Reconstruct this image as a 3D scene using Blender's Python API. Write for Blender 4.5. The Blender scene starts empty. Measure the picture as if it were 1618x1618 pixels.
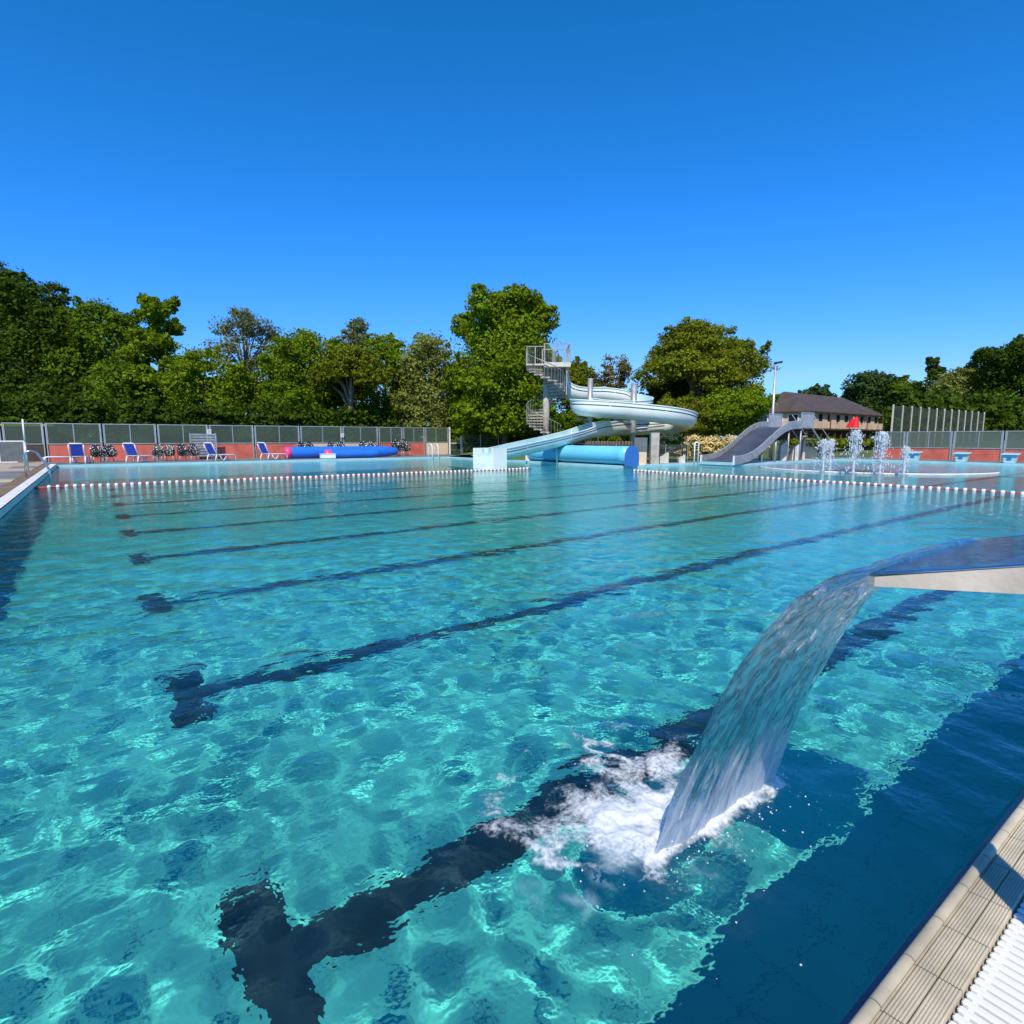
import bpy, math, random
import numpy as np
from mathutils import Vector, Matrix
S = bpy.context.scene
C = S.collection
PI = math.pi
rnd = random.Random(7)
rng = np.random.default_rng(11)

# ---------------------------------------------------------------- camera, sky, sun, exposure
CAM_H, PITCH, YAW, FPX = 1.532, .1286, .631, 906.5
cam = bpy.data.cameras.new('Camera'); cam_o = bpy.data.objects.new('Camera', cam); C.objects.link(cam_o)
cam_o.location = (0, 0, CAM_H); cam_o.rotation_euler = (PI/2-PITCH, 0, -YAW)
cam.sensor_width = 36; cam.lens = FPX/1618*36; cam.clip_start = .05; cam.clip_end = 3000
S.camera = cam_o
SUN_EL = math.radians(47); SUN_DIR = (.69, .72)            # shadows run this way over the ground
world = bpy.data.worlds.new('World'); S.world = world; world.use_nodes = True
wn = world.node_tree; bg = wn.nodes['Background']
sky = wn.nodes.new('ShaderNodeTexSky'); sky.sky_type = 'NISHITA'; sky.sun_disc = False
sky.sun_elevation = SUN_EL; sky.sun_rotation = math.atan2(-SUN_DIR[0], -SUN_DIR[1])
sky.air_density = 1.0; sky.dust_density = .1; sky.ozone_density = 3.0
SKY = .11                                                   # deep clear-air blue: each channel of the sky through its own response curve
sep = wn.nodes.new('ShaderNodeSeparateColor'); com = wn.nodes.new('ShaderNodeCombineColor'); wn.links.new(sky.outputs[0], sep.inputs[0])
for ch, (ga, gp, gm) in enumerate(((1.11,2.01,.32), (.93,.952,.78), (2.29,1.253,1.35))):
    m1 = wn.nodes.new('ShaderNodeMath'); m1.operation = 'MULTIPLY'; m1.inputs[1].default_value = SKY
    m2 = wn.nodes.new('ShaderNodeMath'); m2.operation = 'POWER'; m2.inputs[1].default_value = gp
    m3 = wn.nodes.new('ShaderNodeMath'); m3.operation = 'MULTIPLY'; m3.inputs[1].default_value = ga/SKY
    m4 = wn.nodes.new('ShaderNodeMath'); m4.operation = 'MINIMUM'; m4.inputs[1].default_value = gm/SKY
    wn.links.new(sep.outputs[ch], m1.inputs[0]); wn.links.new(m1.outputs[0], m2.inputs[0]); wn.links.new(m2.outputs[0], m3.inputs[0]); wn.links.new(m3.outputs[0], m4.inputs[0]); wn.links.new(m4.outputs[0], com.inputs[ch])
wn.links.new(com.outputs[0], bg.inputs[0]); bg.inputs[1].default_value = SKY
sl = bpy.data.lights.new('Sun', 'SUN'); sun = bpy.data.objects.new('Sun', sl); C.objects.link(sun)
sl.energy = 5.0; sl.angle = math.radians(.5); sl.color = (1, .90, .72)
_d = Vector((SUN_DIR[0]*math.cos(SUN_EL), SUN_DIR[1]*math.cos(SUN_EL), -math.sin(SUN_EL)))
sun.rotation_euler = _d.to_track_quat('-Z', 'Y').to_euler(); sun.location = (-20, -20, 30)
sl.cycles.is_caustics_light = True
S.view_settings.view_transform = 'Standard'; S.view_settings.look = 'None'
S.view_settings.exposure = 0.0; S.view_settings.gamma = 1
cy = S.cycles
cy.use_denoising = True; cy.max_bounces = 12; cy.transmission_bounces = 10; cy.transparent_max_bounces = 16
cy.diffuse_bounces = 3; cy.glossy_bounces = 4; cy.sample_clamp_indirect = 6

# ---------------------------------------------------------------- helpers
_cp, _sp, _cy, _sy = math.cos(PITCH), math.sin(PITCH), math.cos(YAW), math.sin(YAW)
def ray(x, y):
    u = (x-809)/FPX; v = (809-y)/FPX
    fw = _cp+v*_sp; up = -_sp+v*_cp
    return (fw*_sy+u*_cy, fw*_cy-u*_sy, up)
def gnd(x, y, z=0.):
    d = ray(x, y); t = (z-CAM_H)/d[2]; return Vector((d[0]*t, d[1]*t, z))
def at(x, y, depth):                       # the place seen at that bearing, that many metres in front
    d = ray(x, y); t = depth/(d[0]*_sy+d[1]*_cy); return Vector((d[0]*t, d[1]*t, CAM_H+d[2]*t))
def atX(x, y, X):
    d = ray(x, y); t = X/d[0]; return Vector((X, d[1]*t, CAM_H+d[2]*t))
def atY(x, y, Y):
    d = ray(x, y); t = Y/d[1]; return Vector((d[0]*t, Y, CAM_H+d[2]*t))

def mat(name, col, rough=.6, metal=0., var=.15, scale=6., bump=0., bscale=40., spec=.5, translucent=0., island=0.):
    m = bpy.data.materials.new(name); m.use_nodes = True; nt = m.node_tree; b = nt.nodes['Principled BSDF']
    b.inputs['Roughness'].default_value = rough; b.inputs['Metallic'].default_value = metal
    b.inputs['Specular IOR Level'].default_value = spec
    tc = nt.nodes.new('ShaderNodeTexCoord')
    n = nt.nodes.new('ShaderNodeTexNoise'); n.inputs['Scale'].default_value = scale; n.inputs['Detail'].default_value = 6
    nt.links.new(tc.outputs['Object'], n.inputs['Vector'])
    r = nt.nodes.new('ShaderNodeValToRGB')
    r.color_ramp.elements[0].position = .3; r.color_ramp.elements[1].position = .7
    r.color_ramp.elements[0].color = (*[c*(1-var) for c in col], 1); r.color_ramp.elements[1].color = (*[min(1, c*(1+var)) for c in col], 1)
    nt.links.new(n.outputs['Fac'], r.inputs[0]); out = r.outputs[0]
    if island:
        g = nt.nodes.new('ShaderNodeNewGeometry'); h = nt.nodes.new('ShaderNodeHueSaturation')
        mr = nt.nodes.new('ShaderNodeMapRange'); mr.inputs['To Min'].default_value = 1-island; mr.inputs['To Max'].default_value = 1+island
        mh = nt.nodes.new('ShaderNodeMapRange'); mh.inputs['To Min'].default_value = .5-.035*island; mh.inputs['To Max'].default_value = .5+.035*island
        nt.links.new(g.outputs['Random Per Island'], mr.inputs['Value']); nt.links.new(g.outputs['Random Per Island'], mh.inputs['Value'])
        nt.links.new(mr.outputs[0], h.inputs['Value']); nt.links.new(mh.outputs[0], h.inputs['Hue']); nt.links.new(out, h.inputs['Color']); out = h.outputs[0]
    nt.links.new(out, b.inputs['Base Color'])
    if bump:
        bn = nt.nodes.new('ShaderNodeTexNoise'); bn.inputs['Scale'].default_value = bscale; bn.inputs['Detail'].default_value = 5
        nt.links.new(tc.outputs['Object'], bn.inputs['Vector'])
        bp = nt.nodes.new('ShaderNodeBump'); bp.inputs['Strength'].default_value = bump; bp.inputs['Distance'].default_value = .02
        nt.links.new(bn.outputs['Fac'], bp.inputs['Height']); nt.links.new(bp.outputs[0], b.inputs['Normal'])
    if translucent:
        t = nt.nodes.new('ShaderNodeBsdfTranslucent'); nt.links.new(out, t.inputs['Color'])
        mx = nt.nodes.new('ShaderNodeMixShader'); mx.inputs[0].default_value = translucent
        o = nt.nodes['Material Output']
        nt.links.new(b.outputs[0], mx.inputs[1]); nt.links.new(t.outputs[0], mx.inputs[2]); nt.links.new(mx.outputs[0], o.inputs[0])
    return m

class MB:
    def __init__(s): s.v = []; s.f = []
    def add(s, v, f):
        n = len(s.v); s.v += [tuple(p) for p in v]; s.f += [tuple(i+n for i in q) for q in f]; return s
    def box(s, c, d, rz=0., ry=0., rx=0., bev=0.):
        x, y, z = d[0]/2, d[1]/2, d[2]/2
        M = Matrix.Translation(c) @ Matrix.Rotation(rz, 4, 'Z') @ Matrix.Rotation(ry, 4, 'Y') @ Matrix.Rotation(rx, 4, 'X')
        if bev <= 0:
            v = [(-x,-y,-z),(x,-y,-z),(x,y,-z),(-x,y,-z),(-x,-y,z),(x,-y,z),(x,y,z),(-x,y,z)]
            return s.add([M @ Vector(p) for p in v], [(0,3,2,1),(4,5,6,7),(0,1,5,4),(1,2,6,5),(2,3,7,6),(3,0,4,7)])
        v = []; b = min(bev, x*.9, y*.9, z*.9)
        for (zz, k) in ((-z, b), (-z+b, 0), (z-b, 0), (z, b)):
            X, Y = x-k, y-k
            v += [(-X+b,-Y,zz),(X-b,-Y,zz),(X,-Y+b,zz),(X,Y-b,zz),(X-b,Y,zz),(-X+b,Y,zz),(-X,Y-b,zz),(-X,-Y+b,zz)]
        f = [tuple(range(7,-1,-1)), tuple(range(24,32))]
        for l in range(3):
            for i in range(8): f.append((l*8+i, l*8+(i+1)%8, l*8+8+(i+1)%8, l*8+8+i))
        return s.add([M @ Vector(p) for p in v], f)
    def tube(s, pts, r, n=8, cap=True):
        pts = [Vector(p) for p in pts]; rr = r if isinstance(r, (list, tuple)) else [r]*len(pts)
        v = []; f = []; up = None
        for i, p in enumerate(pts):
            t = (pts[min(i+1, len(pts)-1)]-pts[max(i-1, 0)]).normalized()
            if up is None: up = Vector((0,0,1)) if abs(t.z) < .9 else Vector((1,0,0))
            a = up.cross(t)
            if a.length < 1e-4: a = Vector((0,1,0)).cross(t)
            a.normalize(); b = t.cross(a).normalized(); up = b
            v += [p + (a*math.cos(2*PI*k/n)+b*math.sin(2*PI*k/n))*rr[i] for k in range(n)]
        for i in range(len(pts)-1):
            for k in range(n): f.append((i*n+k, i*n+(k+1)%n, i*n+n+(k+1)%n, i*n+n+k))
        if cap: f += [tuple(range(n-1,-1,-1)), tuple(range((len(pts)-1)*n, len(pts)*n))]
        return s.add(v, f)
    def lathe(s, prof, n=16, c=(0,0,0), axis='z'):
        v = []; f = []
        for r, z in prof:
            for k in range(n):
                a = 2*PI*k/n; p = (r*math.cos(a), r*math.sin(a), z)
                if axis == 'x': p = (z, r*math.cos(a), r*math.sin(a))
                if axis == 'y': p = (r*math.sin(a), z, r*math.cos(a))
                v.append((p[0]+c[0], p[1]+c[1], p[2]+c[2]))
        for i in range(len(prof)-1):
            for k in range(n): f.append((i*n+k, i*n+(k+1)%n, i*n+n+(k+1)%n, i*n+n+k))
        return s.add(v, f)
    def prism(s, poly, z0, z1):                # vertical prism over a ground outline (counter-clockwise)
        n = len(poly); v = [(*p, z0) for p in poly]+[(*p, z1) for p in poly]
        return s.add(v, [tuple(range(n-1,-1,-1)), tuple(range(n, 2*n))]+[(i, (i+1)%n, n+(i+1)%n, n+i) for i in range(n)])
    def sweep(s, prof, axis, a, b):            # outline in the plane across an axis, run from a to b
        n = len(prof)
        P = (lambda t, q: (t, q[0], q[1])) if axis == 'x' else (lambda t, q: (q[0], t, q[1]))
        v = [P(a, q) for q in prof]+[P(b, q) for q in prof]
        return s.add(v, [(i, i+1, n+i+1, n+i) for i in range(n-1)])
    def quad(s, a, b, c, d): return s.add([a, b, c, d], [(0,1,2,3)])
    def build(s, name, m, parent=None, smooth=False, angle=None):
        me = bpy.data.meshes.new(name); me.from_pydata(s.v, [], s.f); me.validate(); me.update()
        if m: me.materials.append(m)
        if smooth: me.shade_smooth()
        if angle is not None:
            me.shade_smooth(); me.set_sharp_from_angle(angle=math.radians(angle))
        o = bpy.data.objects.new(name, me); C.objects.link(o)
        if parent: o.parent = parent
        return o
def np_mesh(name, v, f, m, parent=None, smooth=False):
    v = np.asarray(v, float); f = np.asarray(f, int); me = bpy.data.meshes.new(name); k = f.shape[1]
    me.vertices.add(len(v)); me.vertices.foreach_set('co', v.ravel()); me.loops.add(f.size)
    me.loops.foreach_set('vertex_index', f.ravel().astype(np.int32)); me.polygons.add(len(f))
    me.polygons.foreach_set('loop_start', np.arange(0, f.size, k, dtype=np.int32)); me.update()
    if smooth: me.shade_smooth()
    if m: me.materials.append(m)
    o = bpy.data.objects.new(name, me); C.objects.link(o)
    if parent: o.parent = parent
    return o
def tag(o, label=None, cat=None, group=None, kind=None):
    if label: o['label'] = label
    if cat: o['category'] = cat
    if group: o['group'] = group
    if kind: o['kind'] = kind
    return o
def thing(name, label, cat, loc=(0,0,0), rz=0., group=None):
    o = bpy.data.objects.new(name, None); C.objects.link(o); o.location = loc; o.rotation_euler = (0,0,rz)
    o.empty_display_size = .2
    return tag(o, label, cat, group)
def struct(o): o['kind'] = 'structure'; return o
def copy_tree(o, parent=None):
    c = o.copy(); C.objects.link(c)
    if parent: c.parent = parent
    for ch in list(o.children): copy_tree(ch, c)
    return c
def receiver(o): o.cycles.is_caustics_receiver = True; return o

# ---------------------------------------------------------------- materials
M = {}
M['steel'] = mat('brushed_steel', (.36,.38,.42), .22, .95, .2, 5, .05, 60)
M['steel_painted_sun'] = mat('brushed_steel_painted_sun', (.72,.62,.48), .5, .25, .22, 6, .08, 50)  # same steel with warm sunlight painted into its colour
M['chrome'] = mat('polished_steel', (.66,.66,.66), .2, 1, .08, 5)
M['alu'] = mat('grey_aluminium', (.50,.51,.50), .45, .6, .12, 3)
M['galv'] = mat('galvanised_steel', (.40,.41,.41), .5, .55, .25, 4, .1, 30)
M['white'] = mat('white_plastic', (.78,.79,.78), .4, 0, .05, 3)
M['red'] = mat('red_rope', (.42,.05,.05), .5, 0, .2, 8)
M['blue_cloth'] = mat('blue_mesh_cloth', (.02,.06,.42), .7, 0, .15, 30)
M['red_panel'] = mat('red_panel', (.55,.125,.085), .6, 0, .24, 1.6, .06, 50)
M['cream_panel'] = mat('cream_panel', (.68,.52,.36), .6, 0, .1, 1.5)
M['deck_beige'] = mat('beige_paving', (.40,.33,.25), .8, 0, .18, 1.3, .15, 50)
M['deck_grey'] = mat('grey_paving', (.17,.175,.175), .8, 0, .22, 1.5, .2, 50)
M['coping'] = mat('white_coping', (.78,.76,.72), .5, 0, .08, 2, .05, 30)
M['wall_grey'] = mat('grey_channel', (.20,.15,.10), .9, 0, .25, 2, .1, 30, spec=.1)
M['cyan_edge'] = mat('pale_cyan_edge', (.36,.62,.68), .4, 0, .1, 1.5)
M['cyan_wall'] = mat('cyan_pool_wall', (.16,.40,.48), .4, 0, .15, 1.5)
M['lane_black'] = mat('dark_lane_paint', (.010,.032,.05), .5, 0, .4, 6)
M['blue_tile'] = mat('navy_tile', (.012,.03,.14), .25, 0, .2, 12)
M['conc'] = mat('weathered_concrete', (.40,.37,.32), .85, 0, .25, 3, .3, 25)
M['tread'] = mat('grey_tread', (.36,.32,.26), .8, 0, .25, 4, .2, 25)
M['rail_grey'] = mat('weathered_rail', (.34,.34,.32), .5, .5, .2, 3)
M['conc_light'] = mat('pale_concrete', (.55,.52,.46), .8, 0, .16, 2.5, .2, 25)
M['slide_white'] = mat('mint_white_fibreglass', (.78,.85,.78), .35, 0, .1, .8, .03, 6)
M['slide_in'] = mat('pale_blue_flow_lining', (.50,.70,.70), .25, 0, .15, 1)
M['seam'] = mat('dark_seam', (.12,.14,.14), .5, 0, .2, 3)
M['dark'] = mat('black_plastic', (.018,.018,.02), .5, 0, .3, 9)
M['trunk'] = mat('bark', (.16,.12,.08), .9, 0, .35, 5, .6, 14)
M['trunk_pale'] = mat('pale_bark', (.26,.21,.15), .9, 0, .35, 5, .6, 14)
M['roof'] = mat('brown_roof_tiles', (.075,.055,.045), .75, 0, .25, .9, .4, 6)
M['wood_dark'] = mat('dark_timber', (.07,.045,.03), .7, 0, .3, 4)
M['wood'] = mat('weathered_timber', (.24,.17,.12), .8, 0, .3, 4)
M['bwall'] = mat('pale_sand_wall', (.62,.46,.32), .75, 0, .14, .6)
M['glass_dark'] = mat('dark_window_glass', (.015,.017,.02), .08, 0, .2, 1)
M['sign_white'] = mat('white_sign', (.75,.75,.73), .5, 0, .05, 3)
M['parasol'] = mat('red_canvas', (.75,.012,.02), .7, 0, .1, 2)
M['pvc_blue'] = mat('blue_vinyl', (.025,.17,.68), .35, 0, .12, 1, .1, 3)
M['pvc_pink'] = mat('pink_vinyl', (.8,.06,.22), .4, 0, .1, 2)
M['cover_blue'] = mat('bright_blue_cover', (.16,.58,.82), .35, 0, .1, .7, .2, 7)
M['cover_end'] = mat('mid_blue_end_plate', (.04,.16,.48), .4, 0, .1, 2)
M['grass'] = mat('lawn', (.085,.12,.022), .9, 0, .4, .35, .5, 3)

def glass_pane(name, tintc, opac, rough=.5):   # frosted wind-break glass: part see-through, part milky
    m = bpy.data.materials.new(name); m.use_nodes = True; nt = m.node_tree; nt.nodes.clear()
    o = nt.nodes.new('ShaderNodeOutputMaterial'); t = nt.nodes.new('ShaderNodeBsdfTransparent'); t.inputs[0].default_value = (*tintc, 1)
    p = nt.nodes.new('ShaderNodeBsdfPrincipled'); p.inputs['Base Color'].default_value = (.17,.22,.17,1); p.inputs['Roughness'].default_value = rough
    n = nt.nodes.new('ShaderNodeTexNoise'); n.inputs['Scale'].default_value = .5; tc = nt.nodes.new('ShaderNodeTexCoord')
    r = nt.nodes.new('ShaderNodeMapRange'); r.inputs['To Min'].default_value = opac-.1; r.inputs['To Max'].default_value = opac+.1
    nt.links.new(tc.outputs['Object'], n.inputs['Vector']); nt.links.new(n.outputs['Fac'], r.inputs['Value'])
    mx = nt.nodes.new('ShaderNodeMixShader'); nt.links.new(r.outputs[0], mx.inputs[0])
    nt.links.new(t.outputs[0], mx.inputs[1]); nt.links.new(p.outputs[0], mx.inputs[2]); nt.links.new(mx.outputs[0], o.inputs[0])
    return m
M['pane'] = glass_pane('weathered_fence_glass', (.56,.70,.56), .30)
M['pane_r'] = glass_pane('milky_fence_glass', (.7,.74,.7), .5)
M['net'] = glass_pane('dark_ball_net', (.74,.74,.68), .16, .8)
M['wire'] = glass_pane('fine_wire_mesh', (.75,.78,.75), .16, .7)

def mat_nodes(name):
    m = bpy.data.materials.new(name); m.use_nodes = True; nt = m.node_tree; nt.nodes.clear()
    return m, nt, nt.nodes.new('ShaderNodeOutputMaterial')
# pool floor: small turquoise tiles with thin dark joints
def tile_mat(name, col, size, var=.12):
    m = mat(name, col, .55, 0, var, .8, spec=.2); nt = m.node_tree; b = nt.nodes['Principled BSDF']
    base = b.inputs['Base Color'].links[0].from_socket
    br = nt.nodes.new('ShaderNodeTexBrick'); br.offset = 0; br.inputs['Scale'].default_value = 1
    br.inputs['Brick Width'].default_value = size; br.inputs['Row Height'].default_value = size; br.inputs['Mortar Size'].default_value = .004
    br.inputs['Color1'].default_value = (1,1,1,1); br.inputs['Color2'].default_value = (.9,.93,.95,1); br.inputs['Mortar'].default_value = (.62,.66,.7,1)
    tc = nt.nodes.new('ShaderNodeTexCoord'); nt.links.new(tc.outputs['Object'], br.inputs['Vector'])
    mx = nt.nodes.new('ShaderNodeMix'); mx.data_type = 'RGBA'; mx.blend_type = 'MULTIPLY'; mx.inputs['Factor'].default_value = 1
    nt.links.new(base, mx.inputs['A']); nt.links.new(br.outputs['Color'], mx.inputs['B']); nt.links.new(mx.outputs['Result'], b.inputs['Base Color'])
    return m
M['floor'] = tile_mat('turquoise_floor_tiles', (.080,.475,.475), .265)
M['floor_far'] = tile_mat('blue_floor_tiles', (.11,.48,.54), .265)
M['pad'] = mat('mauve_pad_coating', (.42,.24,.40), .6, 0, .15, .6)

# water
m, nt, o = mat_nodes('pool_water'); gl = nt.nodes.new('ShaderNodeBsdfGlass'); gl.inputs['IOR'].default_value = 1.333; gl.inputs['Roughness'].default_value = 0
gl.inputs['Color'].default_value = (.90,1,.97,1)
tc = nt.nodes.new('ShaderNodeTexCoord'); n1 = nt.nodes.new('ShaderNodeTexNoise'); n1.inputs['Scale'].default_value = 9; n1.inputs['Detail'].default_value = 3
n2 = nt.nodes.new('ShaderNodeTexNoise'); n2.inputs['Scale'].default_value = 2.6; n2.inputs['Detail'].default_value = 3
nt.links.new(tc.outputs['Object'], n1.inputs['Vector']); nt.links.new(tc.outputs['Object'], n2.inputs['Vector'])
b1 = nt.nodes.new('ShaderNodeBump'); b1.inputs['Strength'].default_value = .5; b1.inputs['Distance'].default_value = .02
b2 = nt.nodes.new('ShaderNodeBump'); b2.inputs['Strength'].default_value = .22; b2.inputs['Distance'].default_value = .05
nt.links.new(n1.outputs['Fac'], b1.inputs['Height']); nt.links.new(n2.outputs['Fac'], b2.inputs['Height']); nt.links.new(b2.outputs[0], b1.inputs['Normal'])
nt.links.new(b1.outputs[0], gl.inputs['Normal'])
nt.links.new(gl.outputs[0], o.inputs[0]); M['water'] = m

# ---------------------------------------------------------------- ground, decks and pool
XW, YN, YF, XC, YC, XR = -1.47, .565, 37.9, 21.8, 20.4, 41.2      # pool outline: left, near, far, corner, right
XS = 28.2; YS = 18.2                                              # notch where the wide slide lands
def in_pool(x, y):
    return (XW < x < XC and YN < y < YF) or (XW < x < XS and YN < y < YC) or (XW < x < XR and YN < y < YS)
def hill(x, y):
    e = math.hypot((x-29)/9, (y-34)/8); z = 1.45*max(0, 1-e)**.8 if e < 1 else 0
    if x > 46: z += min(1.2, (x-46)*.04)
    return z
gx = sorted(set([-900,-300,-120,-60,-30,-15,-8,XW,3,8,13,18,XC,XS,XR,46,52,60,75,95,130,300,900]+[23,24,25,26,27,29.5,31,32.5,34,36,38]))
gy = sorted(set([-600,-150,-40,-12,-4,YN,6,12,YS,YC,YF,44,48,55,65,80,110,200,500,1500]+[22,24,25.5,27,28.5,30,31.5,33,34.5,36,39,41]))
gm = MB(); gm.v = [(x, y, hill(x, y)-.03) for y in gy for x in gx]; W = len(gx)
for j in range(len(gy)-1):
    for i in range(W-1):
        if not in_pool((gx[i]+gx[i+1])/2, (gy[j]+gy[j+1])/2): gm.f.append((j*W+i, j*W+i+1, j*W+W+i+1, j*W+W+i))
struct(gm.build('ground', M['grass'], smooth=True))
def slab(name, x0, x1, y0, y1, z0, z1, m): return struct(MB().box(((x0+x1)/2, (y0+y1)/2, (z0+z1)/2), (x1-x0, y1-y0, z1-z0)).build(name, m))
# left deck: white coping on a grey channel, grey slabs, warm paving
z = .19
slab('pool_coping', XW-.25, XW-.012, -8, YF+.3, -.02, z, M['coping'])
slab('deck_channel', XW-.62, XW-.253, -8, YF+.3, -.02, z-.03, M['wall_grey'])
slab('left_deck', -16, XW-.623, -8, YF+6, -.02, z-.02, M['deck_beige'])
for y0, y1 in ((21.2,23.4),(25.5,31),(34,36)): struct(MB().box((XW-1.1, (y0+y1)/2, z-.018), (.9, y1-y0, .012)).build('deck_mat', M['deck_grey']))
for y0, y1 in ((23.6,24.3),(19,20)): struct(MB().box((XW-1.2, (y0+y1)/2, z-.016), (1.2, y1-y0, .012)).build('deck_marking', mat('yellow_paving',(.6,.45,.2),.7)))
# pool shell
D = 1.0
fl = MB(); fl.quad((XW,YN+.01,-D),(XC-1.1,YN+.01,-D),(XC-1.1,YC+2.5,-D),(XW,YC+2.5,-D)); receiver(struct(fl.build('pool_floor', M['floor'])))
f2 = MB(); f2.quad((XW,YC+2.5,-D),(XC,YC+2.5,-D),(XC,YF,-2.2),(XW,YF,-2.2)); receiver(struct(f2.build('pool_floor', M['floor'])))
f3 = MB(); f3.quad((XC-1.1,YN+.01,-D),(XR,YN+.01,-.75),(XR,YC+2.5,-.75),(XC-1.1,YC+2.5,-D)); receiver(struct(f3.build('pool_floor', M['floor_far'])))
def wall(pts, z0, z1, m, name='pool_wall'):
    b = MB()
    for a, c in zip(pts[:-1], pts[1:]): b.quad((*a, z0), (*c, z0), (*c, z1), (*a, z1))
    return receiver(struct(b.build(name, m)))
wall([(XW,YF),(XW,YN)], -2.3, -.01, M['floor'])
wall([(XW,YN),(XR,YN)], -1.5, -.04, M['floor'])
wall([(XW,YF),(XC,YF),(XC,YC),(XS,YC),(XS,YS),(XR,YS),(XR,YN)], -2.3, .0, M['cyan_wall'])
struct(MB().sweep([(XW-.012,.188),(XW-.006,.17),(XW-.03,.12),(XW-.035,.05),(XW,-.01),(XW,-.3)], 'y', -8, YF).build('pool_wall', M['wall_grey'], smooth=True))
# raised pale edges along the far sides
def edge(x0, x1, y0, y1, h=.12, w=.0):
    slab('pool_edge', x0, x1, y0, y1, -.3, h, M['cyan_edge'])
edge(XW, XC+.3, YF+.004, YF+.5); edge(XC+.004, XC+.3, YC+.3, YF); edge(XC+.004, XS-.004, YC+.004, YC+.3-.004)
edge(XS+7, XR+.3, YS+.004, YS+.3); edge(XR+.004, XR+.3, YN, YS)
slab('far_deck', XW-1, XC+2.5, YF+.504, 43.2, -.02, .13, M['deck_grey'])
slab('corner_deck', XC+.304, XC+1.3, YC+.304, YF+.5, -.02, .11, M['deck_grey'])
slab('slide_deck', XC+1.304, XS+9, YC+.304, YC+1.4, -.02, .10, M['deck_grey'])
slab('slide_deck', XS+.004, XS+6.99, YS+.004, YC+.3, -.3, .10, M['cyan_edge'])
slab('slide_deck', XS+7, XR+4, YS+.304, YC+.3, -.02, .10, M['deck_grey'])
slab('right_deck', XR+.304, XR+3.4, YN-3, YS+.3, -.02, .13, M['deck_grey'])
# lane markings with their cross bars
for k in range(9):
    y = 2.28+2.47*k; b = MB(); w = .125
    b.box((.44, y, -D+.004), (.22, .86, .004))
    x1 = 20.2 if k < 8 else 19
    b.box((.552+(x1-.552)/2, y, -D+.004), (x1-.552, 2*w, .004)); b.box((x1+.11, y, -D+.004), (.22, .86, .004))
    receiver(struct(b.build('lane_marking', M['lane_black'])))
for k in (0, 2):
    b = MB(); y = 2.28+2.47*k; b.quad((21.5, y-.14, -.97), (38, y-.14, -.77), (38, y+.14, -.77), (21.5, y+.14, -.97)); receiver(struct(b.build('lane_marking', M['lane_black'])))

# water: one rippled sheet, finest where the camera is close
def axis(a, b, c0, c1, d0, gr, dm):
    p = list(np.arange(c0, c1, d0)); x = c1; d = d0
    while x < b-d: p.append(x); d = min(d*gr, dm); x += d
    p.append(b); l = []; x = c0; d = d0
    while x > a+d: d = min(d*gr, dm); x -= d; l.append(max(x, a))
    if l and l[-1] > a: l.append(a)
    elif c0 > a and not l: l.append(a)
    return np.array(sorted(set(l))+p)
AX = axis(XW-.01, XR, XW-.01, 5.5, .019, 1.012, .3); AY = axis(YN+.012, YF, YN+.012, 6.5, .019, 1.012, .3)
GX, GY = np.meshgrid(AX, AY); gd = np.maximum(*np.meshgrid(np.gradient(AX), np.gradient(AY)))
Z = np.zeros_like(GX); WSL = .0017
JX, JY = 1.75, 1.42                                             # where the jet lands
rj = np.hypot((GX-JX)/1.0, GY-JY)
for i in range(100):                                              # only smooth swells as geometry; the fine chop is a bump
    lam = math.exp(rng.uniform(math.log(.15), math.log(1.0))); th = rng.normal(1.25, .85); k = 2*PI/lam
    amp = WSL*lam*rng.uniform(.5, 1.3)
    ph = k*(math.cos(th)*GX+math.sin(th)*GY)+rng.uniform(0, 6.28)+.9*np.sin(GX*rng.uniform(.5, 2.)+rng.uniform(0, 6))+.9*np.sin(GY*rng.uniform(.5, 2.)+rng.uniform(0, 6))
    fade = np.clip(lam/gd/3.5-1, 0, 1)
    calm = (1-.35*np.exp(-((rj-1.3)/.9)**2))*(.52+.48*np.exp(-(rj/6)**2))
    Z += amp*fade*calm*np.sin(ph)
Z += .008*np.exp(-rj/.8)*np.sin(rj*2*PI/.3+1.2*np.sin(3*np.arctan2(GY-JY, GX-JX)))*np.clip(rj/.3, 0, 1)
ny, nx = GX.shape; idx = np.arange(nx*ny).reshape(ny, nx)
F = np.stack([idx[:-1,:-1], idx[:-1,1:], idx[1:,1:], idx[1:,:-1]], -1)
cxm = (GX[:-1,:-1]+GX[1:,1:])/2; cym = (GY[:-1,:-1]+GY[1:,1:])/2
keep = ((cxm < XC) | (cym < YC)) & ((cxm < XS) | (cym < YS))
water = np_mesh('water', np.stack([GX, GY, Z], -1).reshape(-1, 3), F[keep], M['water'], smooth=True)
struct(water); water.cycles.is_caustics_caster = True

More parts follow.
